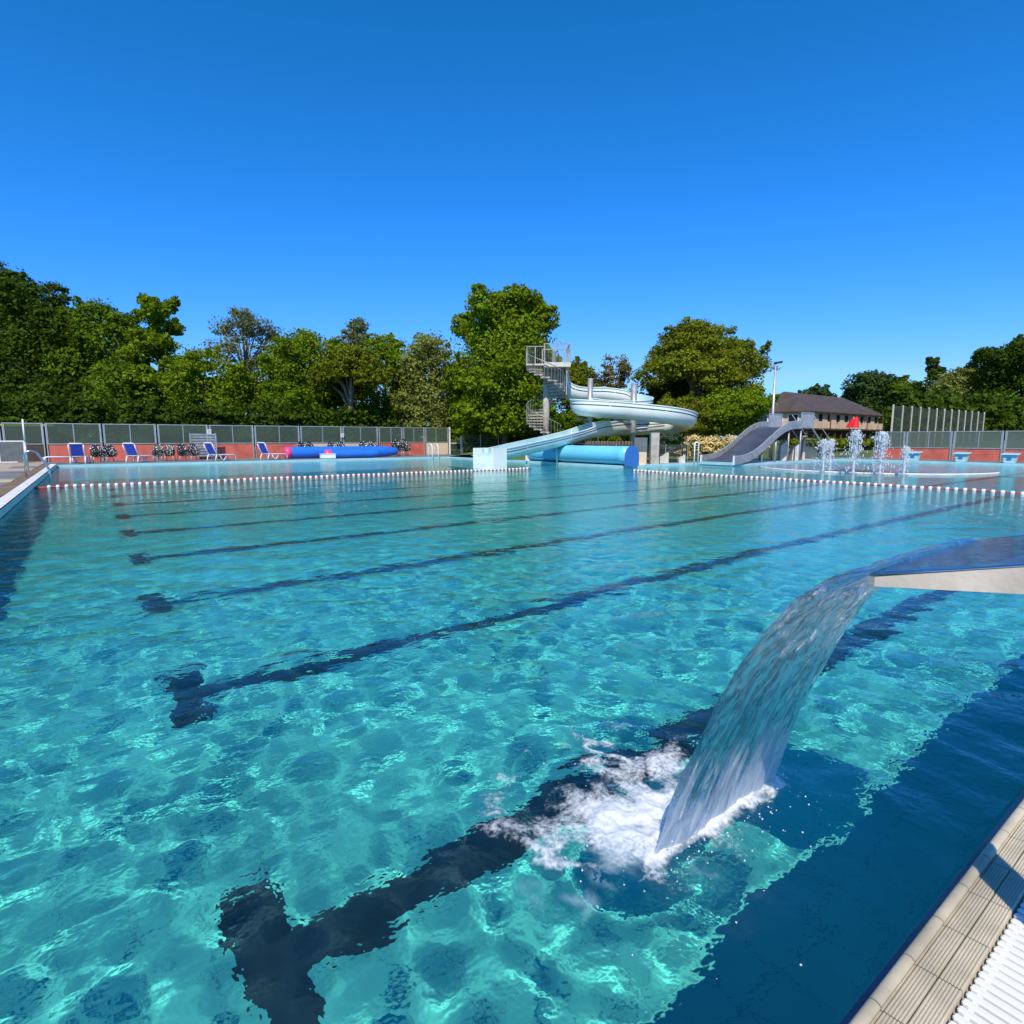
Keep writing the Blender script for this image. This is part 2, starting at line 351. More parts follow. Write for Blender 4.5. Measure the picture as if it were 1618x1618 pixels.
# near edge: navy overflow lip, rounded cream roll, ribbed tiles, white grating
def joint_mat(name, col, pitch, off, rough=.55):
    m = mat(name, col, rough, 0, .28, 5, .1, 120); nt = m.node_tree; b = nt.nodes['Principled BSDF']; base = b.inputs['Base Color'].links[0].from_socket
    tc = nt.nodes.new('ShaderNodeTexCoord'); sx = nt.nodes.new('ShaderNodeSeparateXYZ'); nt.links.new(tc.outputs['Object'], sx.inputs[0])
    a = nt.nodes.new('ShaderNodeMath'); a.operation = 'SUBTRACT'; a.inputs[1].default_value = off; nt.links.new(sx.outputs['X'], a.inputs[0])
    p = nt.nodes.new('ShaderNodeMath'); p.operation = 'PINGPONG'; p.inputs[1].default_value = pitch/2; nt.links.new(a.outputs[0], p.inputs[0])
    l = nt.nodes.new('ShaderNodeMath'); l.operation = 'LESS_THAN'; l.inputs[1].default_value = .0017; nt.links.new(p.outputs[0], l.inputs[0])
    mx = nt.nodes.new('ShaderNodeMix'); mx.data_type = 'RGBA'; nt.links.new(l.outputs[0], mx.inputs['Factor']); nt.links.new(base, mx.inputs['A'])
    mx.inputs['B'].default_value = (.06,.055,.05,1); nt.links.new(mx.outputs['Result'], b.inputs['Base Color']); return m
M['rib_tile'] = joint_mat('cream_ribbed_tile', (.50,.44,.32), .2275, 1.585)
M['navy_rib'] = joint_mat('navy_grip_tile', (.012,.03,.14), .2275, 1.585, .25)
x0, x1 = -6, 44
def ribs(ya, yb, za, zb, n, h):
    out = []
    for i in range(n*6+1):
        t = i/(n*6); out.append((ya+(yb-ya)*t, za+(zb-za)*t+h*abs(math.sin(PI*n*t))**.6))
    return out
struct(MB().sweep([(.567,-.3),(.567,-.012)]+ribs(.566,.538,-.010,.026,6,.0035), 'x', x0, x1).build('pool_edge_grip', M['navy_rib'], smooth=True))
struct(MB().sweep([(.538,.026)]+[(.522-.0165*math.cos(a), .026+.012*math.sin(a)) for a in np.linspace(0, PI, 10)]+[(.502,.021)], 'x', x0, x1).build('pool_edge_roll', M['rib_tile'], smooth=True))
struct(MB().sweep(ribs(.5015,.4525,.021,.026,6,.0035)+[(.452,.018),(.449,.018)]+ribs(.4485,.394,.026,.030,7,.0035)+[(.392,.0),(.392,-.05)], 'x', x0, x1).build('pool_edge_tiles', M['rib_tile'], smooth=True))
gt = thing('overflow_grating', 'white slatted overflow grating along the cream ribbed tiles', 'grating', (1.5,.25,.0))
b = MB()
for i in range(int(9/.034)):
    x = -3+i*.034; b.box((x-1.5, .025, .020), (.023, .225, .016), bev=.004)
b.build('slat_row', M['white'], gt); b = MB()
for y in (-.07, .02, .115): b.box((1.5, y, .008), (9, .012, .02))
b.build('connecting_rod', M['white'], gt)
slab('gutter_bed', x0, x1, .1, .39, -.1, -.06, M['wall_grey'])
slab('near_deck', x0, x1, -7, .125, -.06, .03, M['deck_beige'])

# ---------------------------------------------------------------- spout and falling water
SX0, SX1, YL = 1.52, 2.36, .60
sp = thing('water_spout', 'brushed steel duckbill spout pouring water into the pool at the right', 'spout', (1.94,-.05,.03))
def L(o, p): return tuple(Vector(p)-o.location)
b = MB()
ys = [.60,.58,.30,.05,-.12]; zt = [1.196,1.199,1.275,1.31,1.31]; zb = [1.172,1.172,1.215,1.18,1.12]; inset = [.012,0,0,.06,.2]
v = []; f = []
for y, a, c, k in zip(ys, zb, zt, inset): v += [L(sp,(SX0+k,y,a)), L(sp,(SX1-k,y,a)), L(sp,(SX1-k,y,c)), L(sp,(SX0+k,y,c))]
n = len(ys)
for i in range(n-1):
    for k in range(4): f.append((i*4+k, i*4+4+k, i*4+4+(k+1)%4, i*4+(k+1)%4))
f += [(0,1,2,3), tuple(range(n*4-1, n*4-5, -1))]
b.add(v, f); b.build('body', M['steel'], sp, angle=25)
b = MB(); q = [(y, a, c, SX0+k-.004) for y, a, c, k in zip(ys, zb, zt, inset)]; v = [L(sp,(x,y,a+.001)) for y, a, c, x in q]+[L(sp,(x,y,c-.002)) for y, a, c, x in q]; n = len(q)
b.add(v, [(i, n+i, n+i+1, i+1) for i in range(n-1)]); b.build('painted_sun_side', M['steel_painted_sun'], sp)  # added skin over the spout's left flank, coloured as if sunlit
b = MB(); e = [(SX0-.003,y,z+.002) for y, z in zip(ys[:4], zt[:4])]
b.tube([L(sp,(SX0+k+.004,y,z)) for y, z, k in zip(ys[1:4], zt[1:4], inset[1:4])], .005, 6)
b.build('rim', M['chrome'], sp, smooth=True)
b = MB(); b.tube([L(sp,(SX1-k-.004,y,z)) for y, z, k in zip(ys[1:4], zt[1:4], inset[1:4])], .005, 6); b.build('rim', M['chrome'], sp, smooth=True)
MB().tube([L(sp,(1.94,-.05,.03)), L(sp,(1.94,-.05,.9)), L(sp,(1.94,-.06,1.1)), L(sp,(1.94,-.02,1.2))], .07, 20).build('column', M['steel'], sp, smooth=True)
MB().lathe([(0,.0),(.14,.0),(.14,.012),(.07,.018)], 24).build('base_plate', M['steel'], sp)

def vnoise(u, v, fu, fv, seed, oct=3):          # smooth lattice noise
    r = np.random.default_rng(seed); out = 0; a = 1; tot = 0
    for o_ in range(oct):
        T = r.uniform(-1, 1, (64, 64)); U = u*fu*2**o_; V = v*fv*2**o_
        i = np.floor(U).astype(int); j = np.floor(V).astype(int); s = U-i; t = V-j; s = s*s*(3-2*s); t = t*t*(3-2*t)
        g = lambda a_, b_: T[a_ % 64, b_ % 64]
        out = out+a*((g(i,j)*(1-s)+g(i+1,j)*s)*(1-t)+(g(i,j+1)*(1-s)+g(i+1,j+1)*s)*t); tot += a; a *= .5
    return out/tot
nu, nv = 150, 300
tt = np.concatenate([np.linspace(-.32, 0, 50, endpoint=False), np.linspace(0, 1, nv-50)])
uu = np.linspace(0, 1, nu); U, T = np.meshgrid(uu, tt)
sdist = np.where(T < 0, T, T*.645)
Yc = YL+sdist
z_on = 1.196-.22*np.minimum(sdist, 0)
z_fall = 1.2-.22*np.maximum(sdist, 0)-2.60*np.maximum(sdist, 0)**2
Zc = np.where(T < 0, z_on, z_fall)
wgt = np.clip((T+.1)/.5, 0, 1)
edge_w = (vnoise(T*0+.5, T, 1, 7, 5)*.030*wgt)*(np.abs(U-.5)*2)**4
Xc = SX0+.012+(SX1-SX0-.024)*U-.10*U*4*np.clip(T,0,1)*(1-np.clip(T,0,1))+edge_w*np.sign(U-.5)+.01*wgt*vnoise(U, T, 3, 3, 8)
Yc = Yc+.02*wgt*vnoise(U, T, 5, 1.5, 21)
thick = np.where(T < 0, .014+.006*np.sin(PI*np.clip((T+.5)/.62,0,1))*np.sin(PI*U)**.5, .024-.012*np.clip(T, 0, 1))*(1-(np.abs(U-.5)*2)**16*.9)
dZdT = np.gradient(Zc, axis=0); dYdT = np.gradient(Yc, axis=0); ln = np.hypot(dZdT, dYdT)+1e-9
Ny, Nz = -dZdT/ln, dYdT/ln
def streak(sd): return (.010*vnoise(U+.10*T, T, 31, 15, sd, 3)+.008*vnoise(U+.05*T, T, 11, 4.5, sd+1, 2))*np.clip((T+.06)/.3, .04, 1)
hf = thick*.5+streak(31); hb = -thick*.5+streak(47)
fr = np.stack([Xc, Yc+Ny*hf, Zc+Nz*hf], -1); bk = np.stack([Xc, Yc+Ny*hb, Zc+Nz*hb], -1)
mid = (hf+hb)/2                                                  # never let the two skins cross
bad = hf < hb+.003
fr = np.where(bad[..., None], np.stack([Xc, Yc+Ny*(mid+.0015), Zc+Nz*(mid+.0015)], -1), fr)
bk = np.where(bad[..., None], np.stack([Xc, Yc+Ny*(mid-.0015), Zc+Nz*(mid-.0015)], -1), bk)
NV = len(tt); I = np.arange(NV*nu).reshape(NV, nu); J = I+NV*nu
q1 = np.stack([I[:-1,:-1], I[:-1,1:], I[1:,1:], I[1:,:-1]], -1).reshape(-1, 4); q2 = np.stack([J[:-1,:-1], J[1:,:-1], J[1:,1:], J[:-1,1:]], -1).reshape(-1, 4)
s1 = np.stack([I[:-1,0], I[1:,0], J[1:,0], J[:-1,0]], -1); s2 = np.stack([I[:-1,-1], J[:-1,-1], J[1:,-1], I[1:,-1]], -1)
s3 = np.stack([I[0,:-1], J[0,:-1], J[0,1:], I[0,1:]], -1); s4 = np.stack([I[-1,:-1], I[-1,1:], J[-1,1:], J[-1,:-1]], -1)
m, nt, o = mat_nodes('clear_falling_water'); gl = nt.nodes.new('ShaderNodeBsdfGlass'); gl.inputs['IOR'].default_value = 1.333; gl.inputs['Roughness'].default_value = 0
gl.inputs['Color'].default_value = (.93,.97,1,1)
jtc = nt.nodes.new('ShaderNodeTexCoord'); jmp = nt.nodes.new('ShaderNodeMapping'); jmp.inputs['Scale'].default_value = (70, 14, 9); jn = nt.nodes.new('ShaderNodeTexNoise'); jn.inputs['Scale'].default_value = 1; jn.inputs['Detail'].default_value = 4; jn.inputs['Distortion'].default_value = .6
jb = nt.nodes.new('ShaderNodeBump'); jb.inputs['Strength'].default_value = .12; jb.inputs['Distance'].default_value = .012
nt.links.new(jtc.outputs['Object'], jmp.inputs[0]); nt.links.new(jmp.outputs[0], jn.inputs['Vector']); nt.links.new(jn.outputs['Fac'], jb.inputs['Height']); nt.links.new(jb.outputs[0], gl.inputs['Normal']); tr = nt.nodes.new('ShaderNodeBsdfTransparent'); tr.inputs[0].default_value = (.93,.97,1,1)
mx = nt.nodes.new('ShaderNodeMixShader'); mx.inputs[0].default_value = .18; nt.links.new(gl.outputs[0], mx.inputs[1]); nt.links.new(tr.outputs[0], mx.inputs[2])
# white aerated streaks low in the fall
tc = nt.nodes.new('ShaderNodeTexCoord'); mp = nt.nodes.new('ShaderNodeMapping'); mp.inputs['Scale'].default_value = (30, 4, 3)
nn = nt.nodes.new('ShaderNodeTexNoise'); nn.inputs['Scale'].default_value = 1; nn.inputs['Detail'].default_value = 5
sx = nt.nodes.new('ShaderNodeSeparateXYZ'); mr = nt.nodes.new('ShaderNodeMapRange'); mr.inputs['From Min'].default_value = .75; mr.inputs['From Max'].default_value = 0.; mr.inputs['To Min'].default_value = -.55; mr.inputs['To Max'].default_value = .2
ad = nt.nodes.new('ShaderNodeMath'); ad.operation = 'ADD'; cl = nt.nodes.new('ShaderNodeMapRange'); cl.inputs['From Min'].default_value = .35; cl.inputs['From Max'].default_value = .75; cl.inputs['To Max'].default_value = .8
nt.links.new(tc.outputs['Object'], mp.inputs[0]); nt.links.new(mp.outputs[0], nn.inputs['Vector']); nt.links.new(tc.outputs['Object'], sx.inputs[0]); nt.links.new(sx.outputs['Z'], mr.inputs['Value'])
nt.links.new(mr.outputs[0], ad.inputs[0]); nt.links.new(nn.outputs['Fac'], ad.inputs[1]); nt.links.new(ad.outputs[0], cl.inputs['Value'])
df = nt.nodes.new('ShaderNodeBsdfDiffuse'); df.inputs[0].default_value = (.8,.86,.9,1); tl = nt.nodes.new('ShaderNodeBsdfTranslucent'); tl.inputs[0].default_value = (.8,.86,.9,1)
ds = nt.nodes.new('ShaderNodeMixShader'); ds.inputs[0].default_value = .4; nt.links.new(df.outputs[0], ds.inputs[1]); nt.links.new(tl.outputs[0], ds.inputs[2])
m2 = nt.nodes.new('ShaderNodeMixShader'); nt.links.new(cl.outputs[0], m2.inputs[0]); nt.links.new(mx.outputs[0], m2.inputs[1]); nt.links.new(ds.outputs[0], m2.inputs[2]); nt.links.new(m2.outputs[0], o.inputs[0])
M['fall'] = m
jet = np_mesh('water_jet', np.concatenate([fr.reshape(-1,3), bk.reshape(-1,3)]), np.concatenate([q1,q2,s1,s2,s3,s4]), m, smooth=True)
tag(jet, 'clear sheet of water arching from the steel spout down into the pool', 'water jet')

# foam: lacy flecks of froth floating where the jet lands, milky bubbles below
def foam(name, z0, amp, m, dens, step, box, seed, soft):
    nx_, ny_ = int((box[1]-box[0])/step), int((box[3]-box[2])/step)
    X, Y = np.meshgrid(np.linspace(box[0], box[1], nx_), np.linspace(box[2], box[3], ny_)); r = np.random.default_rng(seed)
    wx = X+.16*vnoise(X, Y, 2.6, 2.6, seed+1, 3); wy = Y+.16*vnoise(X, Y, 2.6, 2.6, seed+2, 3)
    lace = 1-np.abs(vnoise(wx, wy, 4.5, 4.5, seed+3, 4))*2.6                      # thin curling filaments
    cloud = vnoise(wx, wy, 3.2, 3.2, seed+4, 5)*1.5
    d = dens(X, Y); v = d*(.55+.45*np.clip(d, 0, 1))+(.62*lace+.30*cloud-.34)*(1-.55*np.clip(d*d, 0, 1))
    prob = np.clip((v-.22)/soft, 0, 1)*np.clip(d*4, 0, 1)
    keep = ((prob[:-1,:-1]+prob[1:,1:]+prob[1:,:-1]+prob[:-1,1:]) > .06)
    zz = z0+amp*np.clip(v, 0, 1.2)*(.55+.45*vnoise(X, Y, 14, 14, seed+5, 3))+step*.35*r.random(X.shape)
    i = np.arange(nx_*ny_).reshape(ny_, nx_); f = np.stack([i[:-1,:-1], i[:-1,1:], i[1:,1:], i[1:,:-1]], -1)[keep]
    u, inv = np.unique(f, return_inverse=True); P = np.stack([X, Y, zz], -1).reshape(-1, 3)[u]
    o = np_mesh(name, P, inv.reshape(f.shape), m, smooth=True); o['kind'] = 'stuff'
    a = o.data.attributes.new('dens', 'FLOAT', 'POINT'); a.data.foreach_set('value', np.ascontiguousarray(prob.reshape(-1)[u], np.float32)); return o
def d_top(X, Y):
    blob = np.exp(-(((X-1.62)/.34)**2+((Y-1.49)/.34)**2))*.98
    line = np.exp(-((Y-1.235)/.062)**2)*np.clip((X-1.42)/.1, 0, 1)*np.clip((2.47-X)/.12, 0, 1)*.86
    tail = np.exp(-(((X-1.95)/.38)**2+((Y-1.74)/.34)**2))*.55
    ring = np.exp(-((np.hypot((X-1.62)/1.08, Y-1.60)-.40)/.10)**2)*.50*(Y > 1.15)
    return np.maximum.reduce([blob, line, tail, ring])-.10
def d_sub(X, Y): return 1.0*np.exp(-(((X-1.48)/.34)**2+((Y-1.34)/.27)**2))-.12
def milk(name, c, tr_, amax, grain):
    m, nt, o = mat_nodes(name); d = nt.nodes.new('ShaderNodeBsdfDiffuse'); d.inputs[0].default_value = (*c, 1); t = nt.nodes.new('ShaderNodeBsdfTranslucent'); t.inputs[0].default_value = (*c, 1)
    mx = nt.nodes.new('ShaderNodeMixShader'); mx.inputs[0].default_value = tr_; nt.links.new(d.outputs[0], mx.inputs[1]); nt.links.new(t.outputs[0], mx.inputs[2])
    at_ = nt.nodes.new('ShaderNodeAttribute'); at_.attribute_name = 'dens'; tc = nt.nodes.new('ShaderNodeTexCoord')
    n = nt.nodes.new('ShaderNodeTexNoise'); n.inputs['Scale'].default_value = grain; n.inputs['Detail'].default_value = 5; nt.links.new(tc.outputs['Object'], n.inputs['Vector'])
    a = nt.nodes.new('ShaderNodeMath'); a.operation = 'MULTIPLY_ADD'; a.inputs[1].default_value = 1.0; nt.links.new(n.outputs['Fac'], a.inputs[0]); nt.links.new(at_.outputs['Fac'], a.inputs[2])
    r = nt.nodes.new('ShaderNodeMapRange'); r.interpolation_type = 'SMOOTHSTEP'; r.inputs['From Min'].default_value = .50; r.inputs['From Max'].default_value = 1.35; r.inputs['To Max'].default_value = amax; nt.links.new(a.outputs[0], r.inputs['Value'])
    tr = nt.nodes.new('ShaderNodeBsdfTransparent'); m2 = nt.nodes.new('ShaderNodeMixShader'); nt.links.new(r.outputs[0], m2.inputs[0]); nt.links.new(tr.outputs[0], m2.inputs[1]); nt.links.new(mx.outputs[0], m2.inputs[2]); nt.links.new(m2.outputs[0], o.inputs[0]); return m
M['foam'] = milk('white_foam', (.84,.87,.91), .25, 1.0, 60); M['foam_sub'] = milk('aerated_water', (.55,.76,.86), .35, .62, 9)
tag(foam('foam', .010, .055, M['foam'], d_top, .0055, (.85,2.65,.85,2.5), 3, .70), 'white churning foam around the foot of the falling water', 'foam')
o = foam('aerated_water', .005, .006, M['foam_sub'], d_sub, .012, (.8,2.4,.75,2.0), 19, .8); tag(o, 'milky bubbles below the surface under the foam', 'bubbles')
b = MB()
def blob(b, p, r):
    b.lathe([(.01*r,-r),(.7*r,-.7*r),(r,0),(.7*r,.7*r),(.01*r,r)], 6, p)
for i in range(220):
    k = rnd.random()
    if k < .72: x = rnd.uniform(1.5, 2.45); y = 1.22+rnd.gauss(-.04, .09)
    else: a = rnd.uniform(0, 6.28); q = rnd.uniform(.2, .75); x = 1.65+q*math.cos(a)*1.1; y = 1.45+q*math.sin(a)
    blob(b, (x, y, .008+abs(rnd.gauss(0, .05))*(k < .6)), rnd.uniform(.001, .004))
m, nt, o = mat_nodes('water_drop'); gl = nt.nodes.new('ShaderNodeBsdfGlass'); gl.inputs['IOR'].default_value = 1.333; gl.inputs['Roughness'].default_value = .05
df = nt.nodes.new('ShaderNodeBsdfDiffuse'); df.inputs[0].default_value = (.85,.9,.95,1); mx = nt.nodes.new('ShaderNodeMixShader'); mx.inputs[0].default_value = .5
nt.links.new(gl.outputs[0], mx.inputs[1]); nt.links.new(df.outputs[0], mx.inputs[2]); nt.links.new(mx.outputs[0], o.inputs[0]); M['drop'] = m
tag(b.build('water_droplets', m, smooth=True), 'tiny splash droplets thrown up by the falling water', 'droplets', kind='stuff')

# ---------------------------------------------------------------- lane ropes
def rope(label, a, b_, n0, n1, step):
    a = Vector(a); b_ = Vector(b_); d = (b_-a); Ln = d.length; d.normalize(); ang = math.atan2(d.y, d.x)
    t = thing('lane_rope', label, 'lane rope', a, ang, 'floating lane ropes')
    c = MB(); n = int(Ln/.5)
    c.tube([(i*Ln/n, 0, .012+.008*math.sin(i*1.3)) for i in range(n+1)], .026, 8); c.build('cable', M['red'], t, smooth=True)
    pm = MB().lathe([(.02,-.048),(.042,-.046),(.058,-.02),(.058,.02),(.042,.046),(.02,.048)], 12, axis='x').build('float', M['white'], t, smooth=True)
    p = n0; k = 0
    while p < n1:
        o = pm if k == 0 else pm.copy()
        if k: C.objects.link(o)
        o.location = (p, 0, .018+.008*math.sin(p*2.1)); p += step; k += 1
    return t
rope('red rope of white floats stretching from the left wall towards the tube slide', (XW, 22.75, 0), (17.6, 22.5, 0), .35, 18.9, .215)
rope('red rope of white floats running past the fountains at the right', (20.3, 18.3, 0), (20.65, .7, 0), .15, 17.4, .215)

# ---------------------------------------------------------------- handrails
hr = thing('pool_handrail', 'steel grab rail curving down into the water at the left pool corner', 'handrail', (-1.75, 26.6, .16))
for dy in (-.28, .28):
    MB().tube([(-.15,dy,0),(-.15,dy,.75),(-.08,dy,.88),(.05,dy,.93),(.2,dy,.86),(.42,dy,.42),(.50,dy,.2),(.50,dy,-1.2)], .024, 10).build('rail', M['chrome'], hr, smooth=True)
hr = thing('pool_handrail', 'white looped ladder rail at the far pool corner beside the cream fence panel', 'handrail', (20.6, 37.9, .12))
for dx in (-.25, .25):
    MB().tube([(dx,.5,0),(dx,.5,.7),(dx,.42,.9),(dx,.2,.98),(dx,.0,.9),(dx,-.08,.7),(dx,-.1,-.6)], .035, 10).build('rail', M['white'], hr, smooth=True)
hr = thing('pool_handrail', 'square topped white rail between the blue cover roller and the wide slide', 'handrail', tuple(gnd(1099,736,.1)))
MB().tube([(-.13,0,-.1),(-.13,0,1.15),(-.10,0,1.2),(.16,0,1.2),(.19,0,1.15),(.19,0,-.1)], .035, 8).build('rail', M['white'], hr, smooth=True)

# ---------------------------------------------------------------- fences
def fence_between(name, label, cat, y, posts, mids, base_cols, z0, zm, zt, paneM, axis_='x', depth_at=None, post_w=.10):
    P = (lambda px: atY(px, 700, y).x) if axis_ == 'x' else (lambda px: atX(px, 700, y).y)
    xs = [P(p) for p in posts]; o = thing(name, label, cat, ((xs[0], y, z0) if axis_ == 'x' else (y, xs[0], z0)))
    V = (lambda a, off, z: (a-xs[0], off, z-z0)) if axis_ == 'x' else (lambda a, off, z: (off, a-xs[0], z-z0))
    DM = (lambda l, t, h: (l, t, h)) if axis_ == 'x' else (lambda l, t, h: (t, l, h))
    for i, x in enumerate(xs):
        b = MB(); b.box(V(x-.07, 0, (z0+zt)/2), DM(.055, .08, zt-z0+.02)); b.box(V(x+.07, 0, (z0+zt)/2), DM(.055, .08, zt-z0+.02)); b.build('post', M['alu'], o)
    for i in range(len(xs)-1):
        a, c = sorted((xs[i], xs[i+1])); a += .1; c -= .1; w = c-a; cx = (a+c)/2
        MB().box(V(cx, .03, (z0+zm)/2), DM(w, .04, zm-z0-.01)).build('base_panel', M[base_cols[i]], o)
        pn = MB().box(V(cx, .0, (zm+zt)/2), DM(w-.08, .012, zt-zm-.1)).build('pane', paneM, o)
        fr = MB(); fr.box(V(cx, 0, zt-.025), DM(w, .05, .05)); fr.box(V(cx, 0, zm+.025), DM(w, .05, .05))
        fr.box(V(a+.02, 0, (zm+zt)/2), DM(.04, .05, zt-zm-.1)); fr.box(V(c-.02, 0, (zm+zt)/2), DM(.04, .05, zt-zm-.1))
        for mpx in mids:
            mm = P(mpx)
            if a+.1 < mm < c-.1: fr.box(V(mm, 0, (zm+zt)/2), DM(.045, .052, zt-zm-.1))
        fr.build('frame', M['alu'], o)
    return o
YFN = 43.0
posts = [4,72,163,249,330.5,402,474.5,541,598,636.5,671.5,709]
fence_between('glass_fence', 'long aluminium framed glass fence on red boards behind the sun loungers', 'fence', YFN, posts,
    [118,207,290.5,368.5,442,510,570,618,654,689], ['wood_dark','red_panel','red_panel','red_panel','red_panel','red_panel','cream_panel','cream_panel','red_panel','red_panel','cream_panel'], .13, 1.15, 2.38, M['pane'])
XFN = 44.5
fence_between('glass_fence', 'milky glass fence on red boards behind the starting blocks', 'fence', XFN, [1385,1430.5,1505,1586,1670,1760], [1467,1546,1628], ['red_panel']*5, .13, .86, 1.95, M['pane_r'], 'y')
# signs on the far fence
for px, py, z_, lab in ((330.5,678,.42,'small white notice on the fence post above the third row of chairs'),(541,684,.3,'small square white notice high on the fence above the blue inflatable')):
    p = atY(px, py+4, YFN-.12); s_ = thing('notice_sign', lab, 'sign', tuple(p), 0, 'notices on the glass fence'); MB().box((0,0,0),(.26,.03,.3),bev=.01).build('board', M['sign_white'], s_)
    q = MB()
    for k in range(3): q.box((0,-.018,.08-.07*k),(.16,.004,.025))
    q.build('printed_lines', M['seam'], s_)
# gate and mesh fence to the right of it
g1 = thing('mesh_gate', 'grey mesh gate beside the end of the long glass fence', 'gate', tuple(atY(711,725,42.5).xy)+(.13,))
w = atY(728,700,42.5).x-g1.location.x
MB().box((0,0,1.15),(.09,.09,2.3)).build('post', M['white'], g1); MB().box((w,0,.75),(.09,.09,1.5)).build('post', M['white'], g1)
MB().box((w/2,0,.95),(w,.05,.06)).build('rail', M['white'], g1); MB().box((w/2,0,.62),(w-.1,.01,1.2)).build('mesh_infill', M['net'], g1)
def wire_fence(label, a, c, h, step=2.):
    a = Vector(a); c = Vector(c); d = c-a; Ln = d.length; o = thing('wire_fence', label, 'fence', a, math.atan2(d.y, d.x))
    n = max(1, round(Ln/step)); b = MB()
    for i in range(n+1): MB().tube([(i*Ln/n,0,0),(i*Ln/n,0,h)], .025, 6).build('post', M['alu'], o)
    k = int(Ln/.11)
    for i in range(k): b.box((i*Ln/k,0,h/2),(.006,.006,h-.1))
    for i in range(6): b.box((Ln/2,.008,.08+i*(h-.12)/5),(Ln,.006,.006))
    b.build('mesh_infill', M['galv'], o); return o
wire_fence('tall wire mesh fence in front of the dark hedge left of the tube slide', (atY(730,700,41.5).x, 41.5, .1), (28.5, 41.0, .1), 1.7)
wire_fence('low wire mesh fence edging the lawn below the flowering hedge', (XC+1.6, YC+1.9, .1), (XS+1.5, YC+1.9, .1), 1.05)
# tall ball-stop net on cream posts
nf = thing('net_fence', 'tall ball stop net on cream posts rising behind the milky glass fence', 'fence', (55.8, 21., 0))
n = 12; Ln = 23.9
for i in range(n+1): MB().box((i*Ln/n,0,2.15),(.11,.11,4.4)).build('post', M['conc_light'], nf)
b = MB()
for i in range(n): b.box(((i+.5)*Ln/n,.0,2.2),(Ln/n-.11,.012,4.1))
b.build('net', M['net'], nf)

# ---------------------------------------------------------------- sun loungers
def make_lounger(label):
    t = thing('sun_lounger', label, 'sun lounger', (0,0,0), 0, 'sun loungers along the far side')
    for s in (-1, 1):
        y = .33*s
        MB().tube([(.0,y,1.04),(.10,y,.78),(.30,y,.40),(.48,y,.36),(1.45,y,.36),(1.72,y,.33),(1.76,y,.22),(1.74,y,0)], [.03]*8, 8).build('side_frame', M['white'], t, smooth=True)
        MB().tube([(.30,y*1.0,.38),(.22,y,.2),(.18,y,0)], .032, 8).build('leg', M['white'], t, smooth=True)
        MB().tube([(.50,y,.34),(.74,y,.03),(.82,y,.03),(1.05,y,.34)], .028, 8).build('leg', M['white'], t, smooth=True)
    bf = MB(); bf.tube([(.0,-.33,1.04),(-.03,-.26,1.10),(-.03,.26,1.10),(.0,.33,1.04)], .03, 8); bf.tube([(.33,-.33,.40),(.33,.33,.40)], .03, 8); bf.build('back_frame', M['white'], t, smooth=True)
    u = Vector((-.32,0,.69)).normalized()
    bb = MB(); bb.box((.15,0,.74),(.66,.52,.025),0,math.atan2(.69,.32)-PI+PI,0,.01)
    bb = MB(); c0 = Vector((.29,0,.44)); c1 = Vector((-.0,0,1.05)); nrm = Vector((.9,0,.43))*.012
    bb.add([c0+Vector((0,-.27,0))-nrm, c0+Vector((0,.27,0))-nrm, c1+Vector((0,.25,0))-nrm, c1+Vector((0,-.25,0))-nrm, c0+Vector((0,-.27,0))+nrm, c0+Vector((0,.27,0))+nrm, c1+Vector((0,.25,0))+nrm, c1+Vector((0,-.25,0))+nrm],
        [(0,1,2,3),(7,6,5,4),(0,4,5,1),(1,5,6,2),(2,6,7,3),(3,7,4,0)]); bb.build('backrest', M['blue_cloth'], t)
    MB().box((1.05,0,.37),(1.2,.6,.03),bev=.012).build('seat', M['white'], t)
    return t
l0 = make_lounger('blue backed white lounger seen from behind, nearest the left grab rail')
def place(o, x, y, rz, label=None):
    o.location = (x, y, .13); o.rotation_euler.z = rz
    if label: o['label'] = label
place(l0, -.62, 38.9, 1.45)
place(copy_tree(l0), 1.75, 39.0, .95, 'blue backed white lounger turned half away between two speckled chair stacks')
place(copy_tree(l0), 5.75, 39.0, .6, 'blue backed white lounger in side view before the grey slatted board')
place(copy_tree(l0), 8.75, 38.9, .5, 'blue backed white lounger in side view next to the blue inflatable')
# flat lounger in the shade on the far left
t = thing('sun_lounger', 'low blue lounger lying flat in the shade by the dark boards', 'sun lounger', (-2.15, 40.4, .13), .1, 'sun loungers along the far side')
MB().box((.8,0,.33),(1.5,.56,.04),bev=.015).build('seat', M['blue_cloth'], t)
for s in (-1,1):
    MB().tube([(0,.3*s,.3),(.2,.3*s,.36),(1.6,.3*s,.34)], .03, 8).build('side_frame', M['white'], t, smooth=True)
    MB().tube([(.1,.3*s,.33),(.0,.3*s,0)], .03, 8).build('leg', M['white'], t, smooth=True); MB().tube([(1.4,.3*s,.33),(1.5,.3*s,0)], .03, 8).build('leg', M['white'], t, smooth=True)

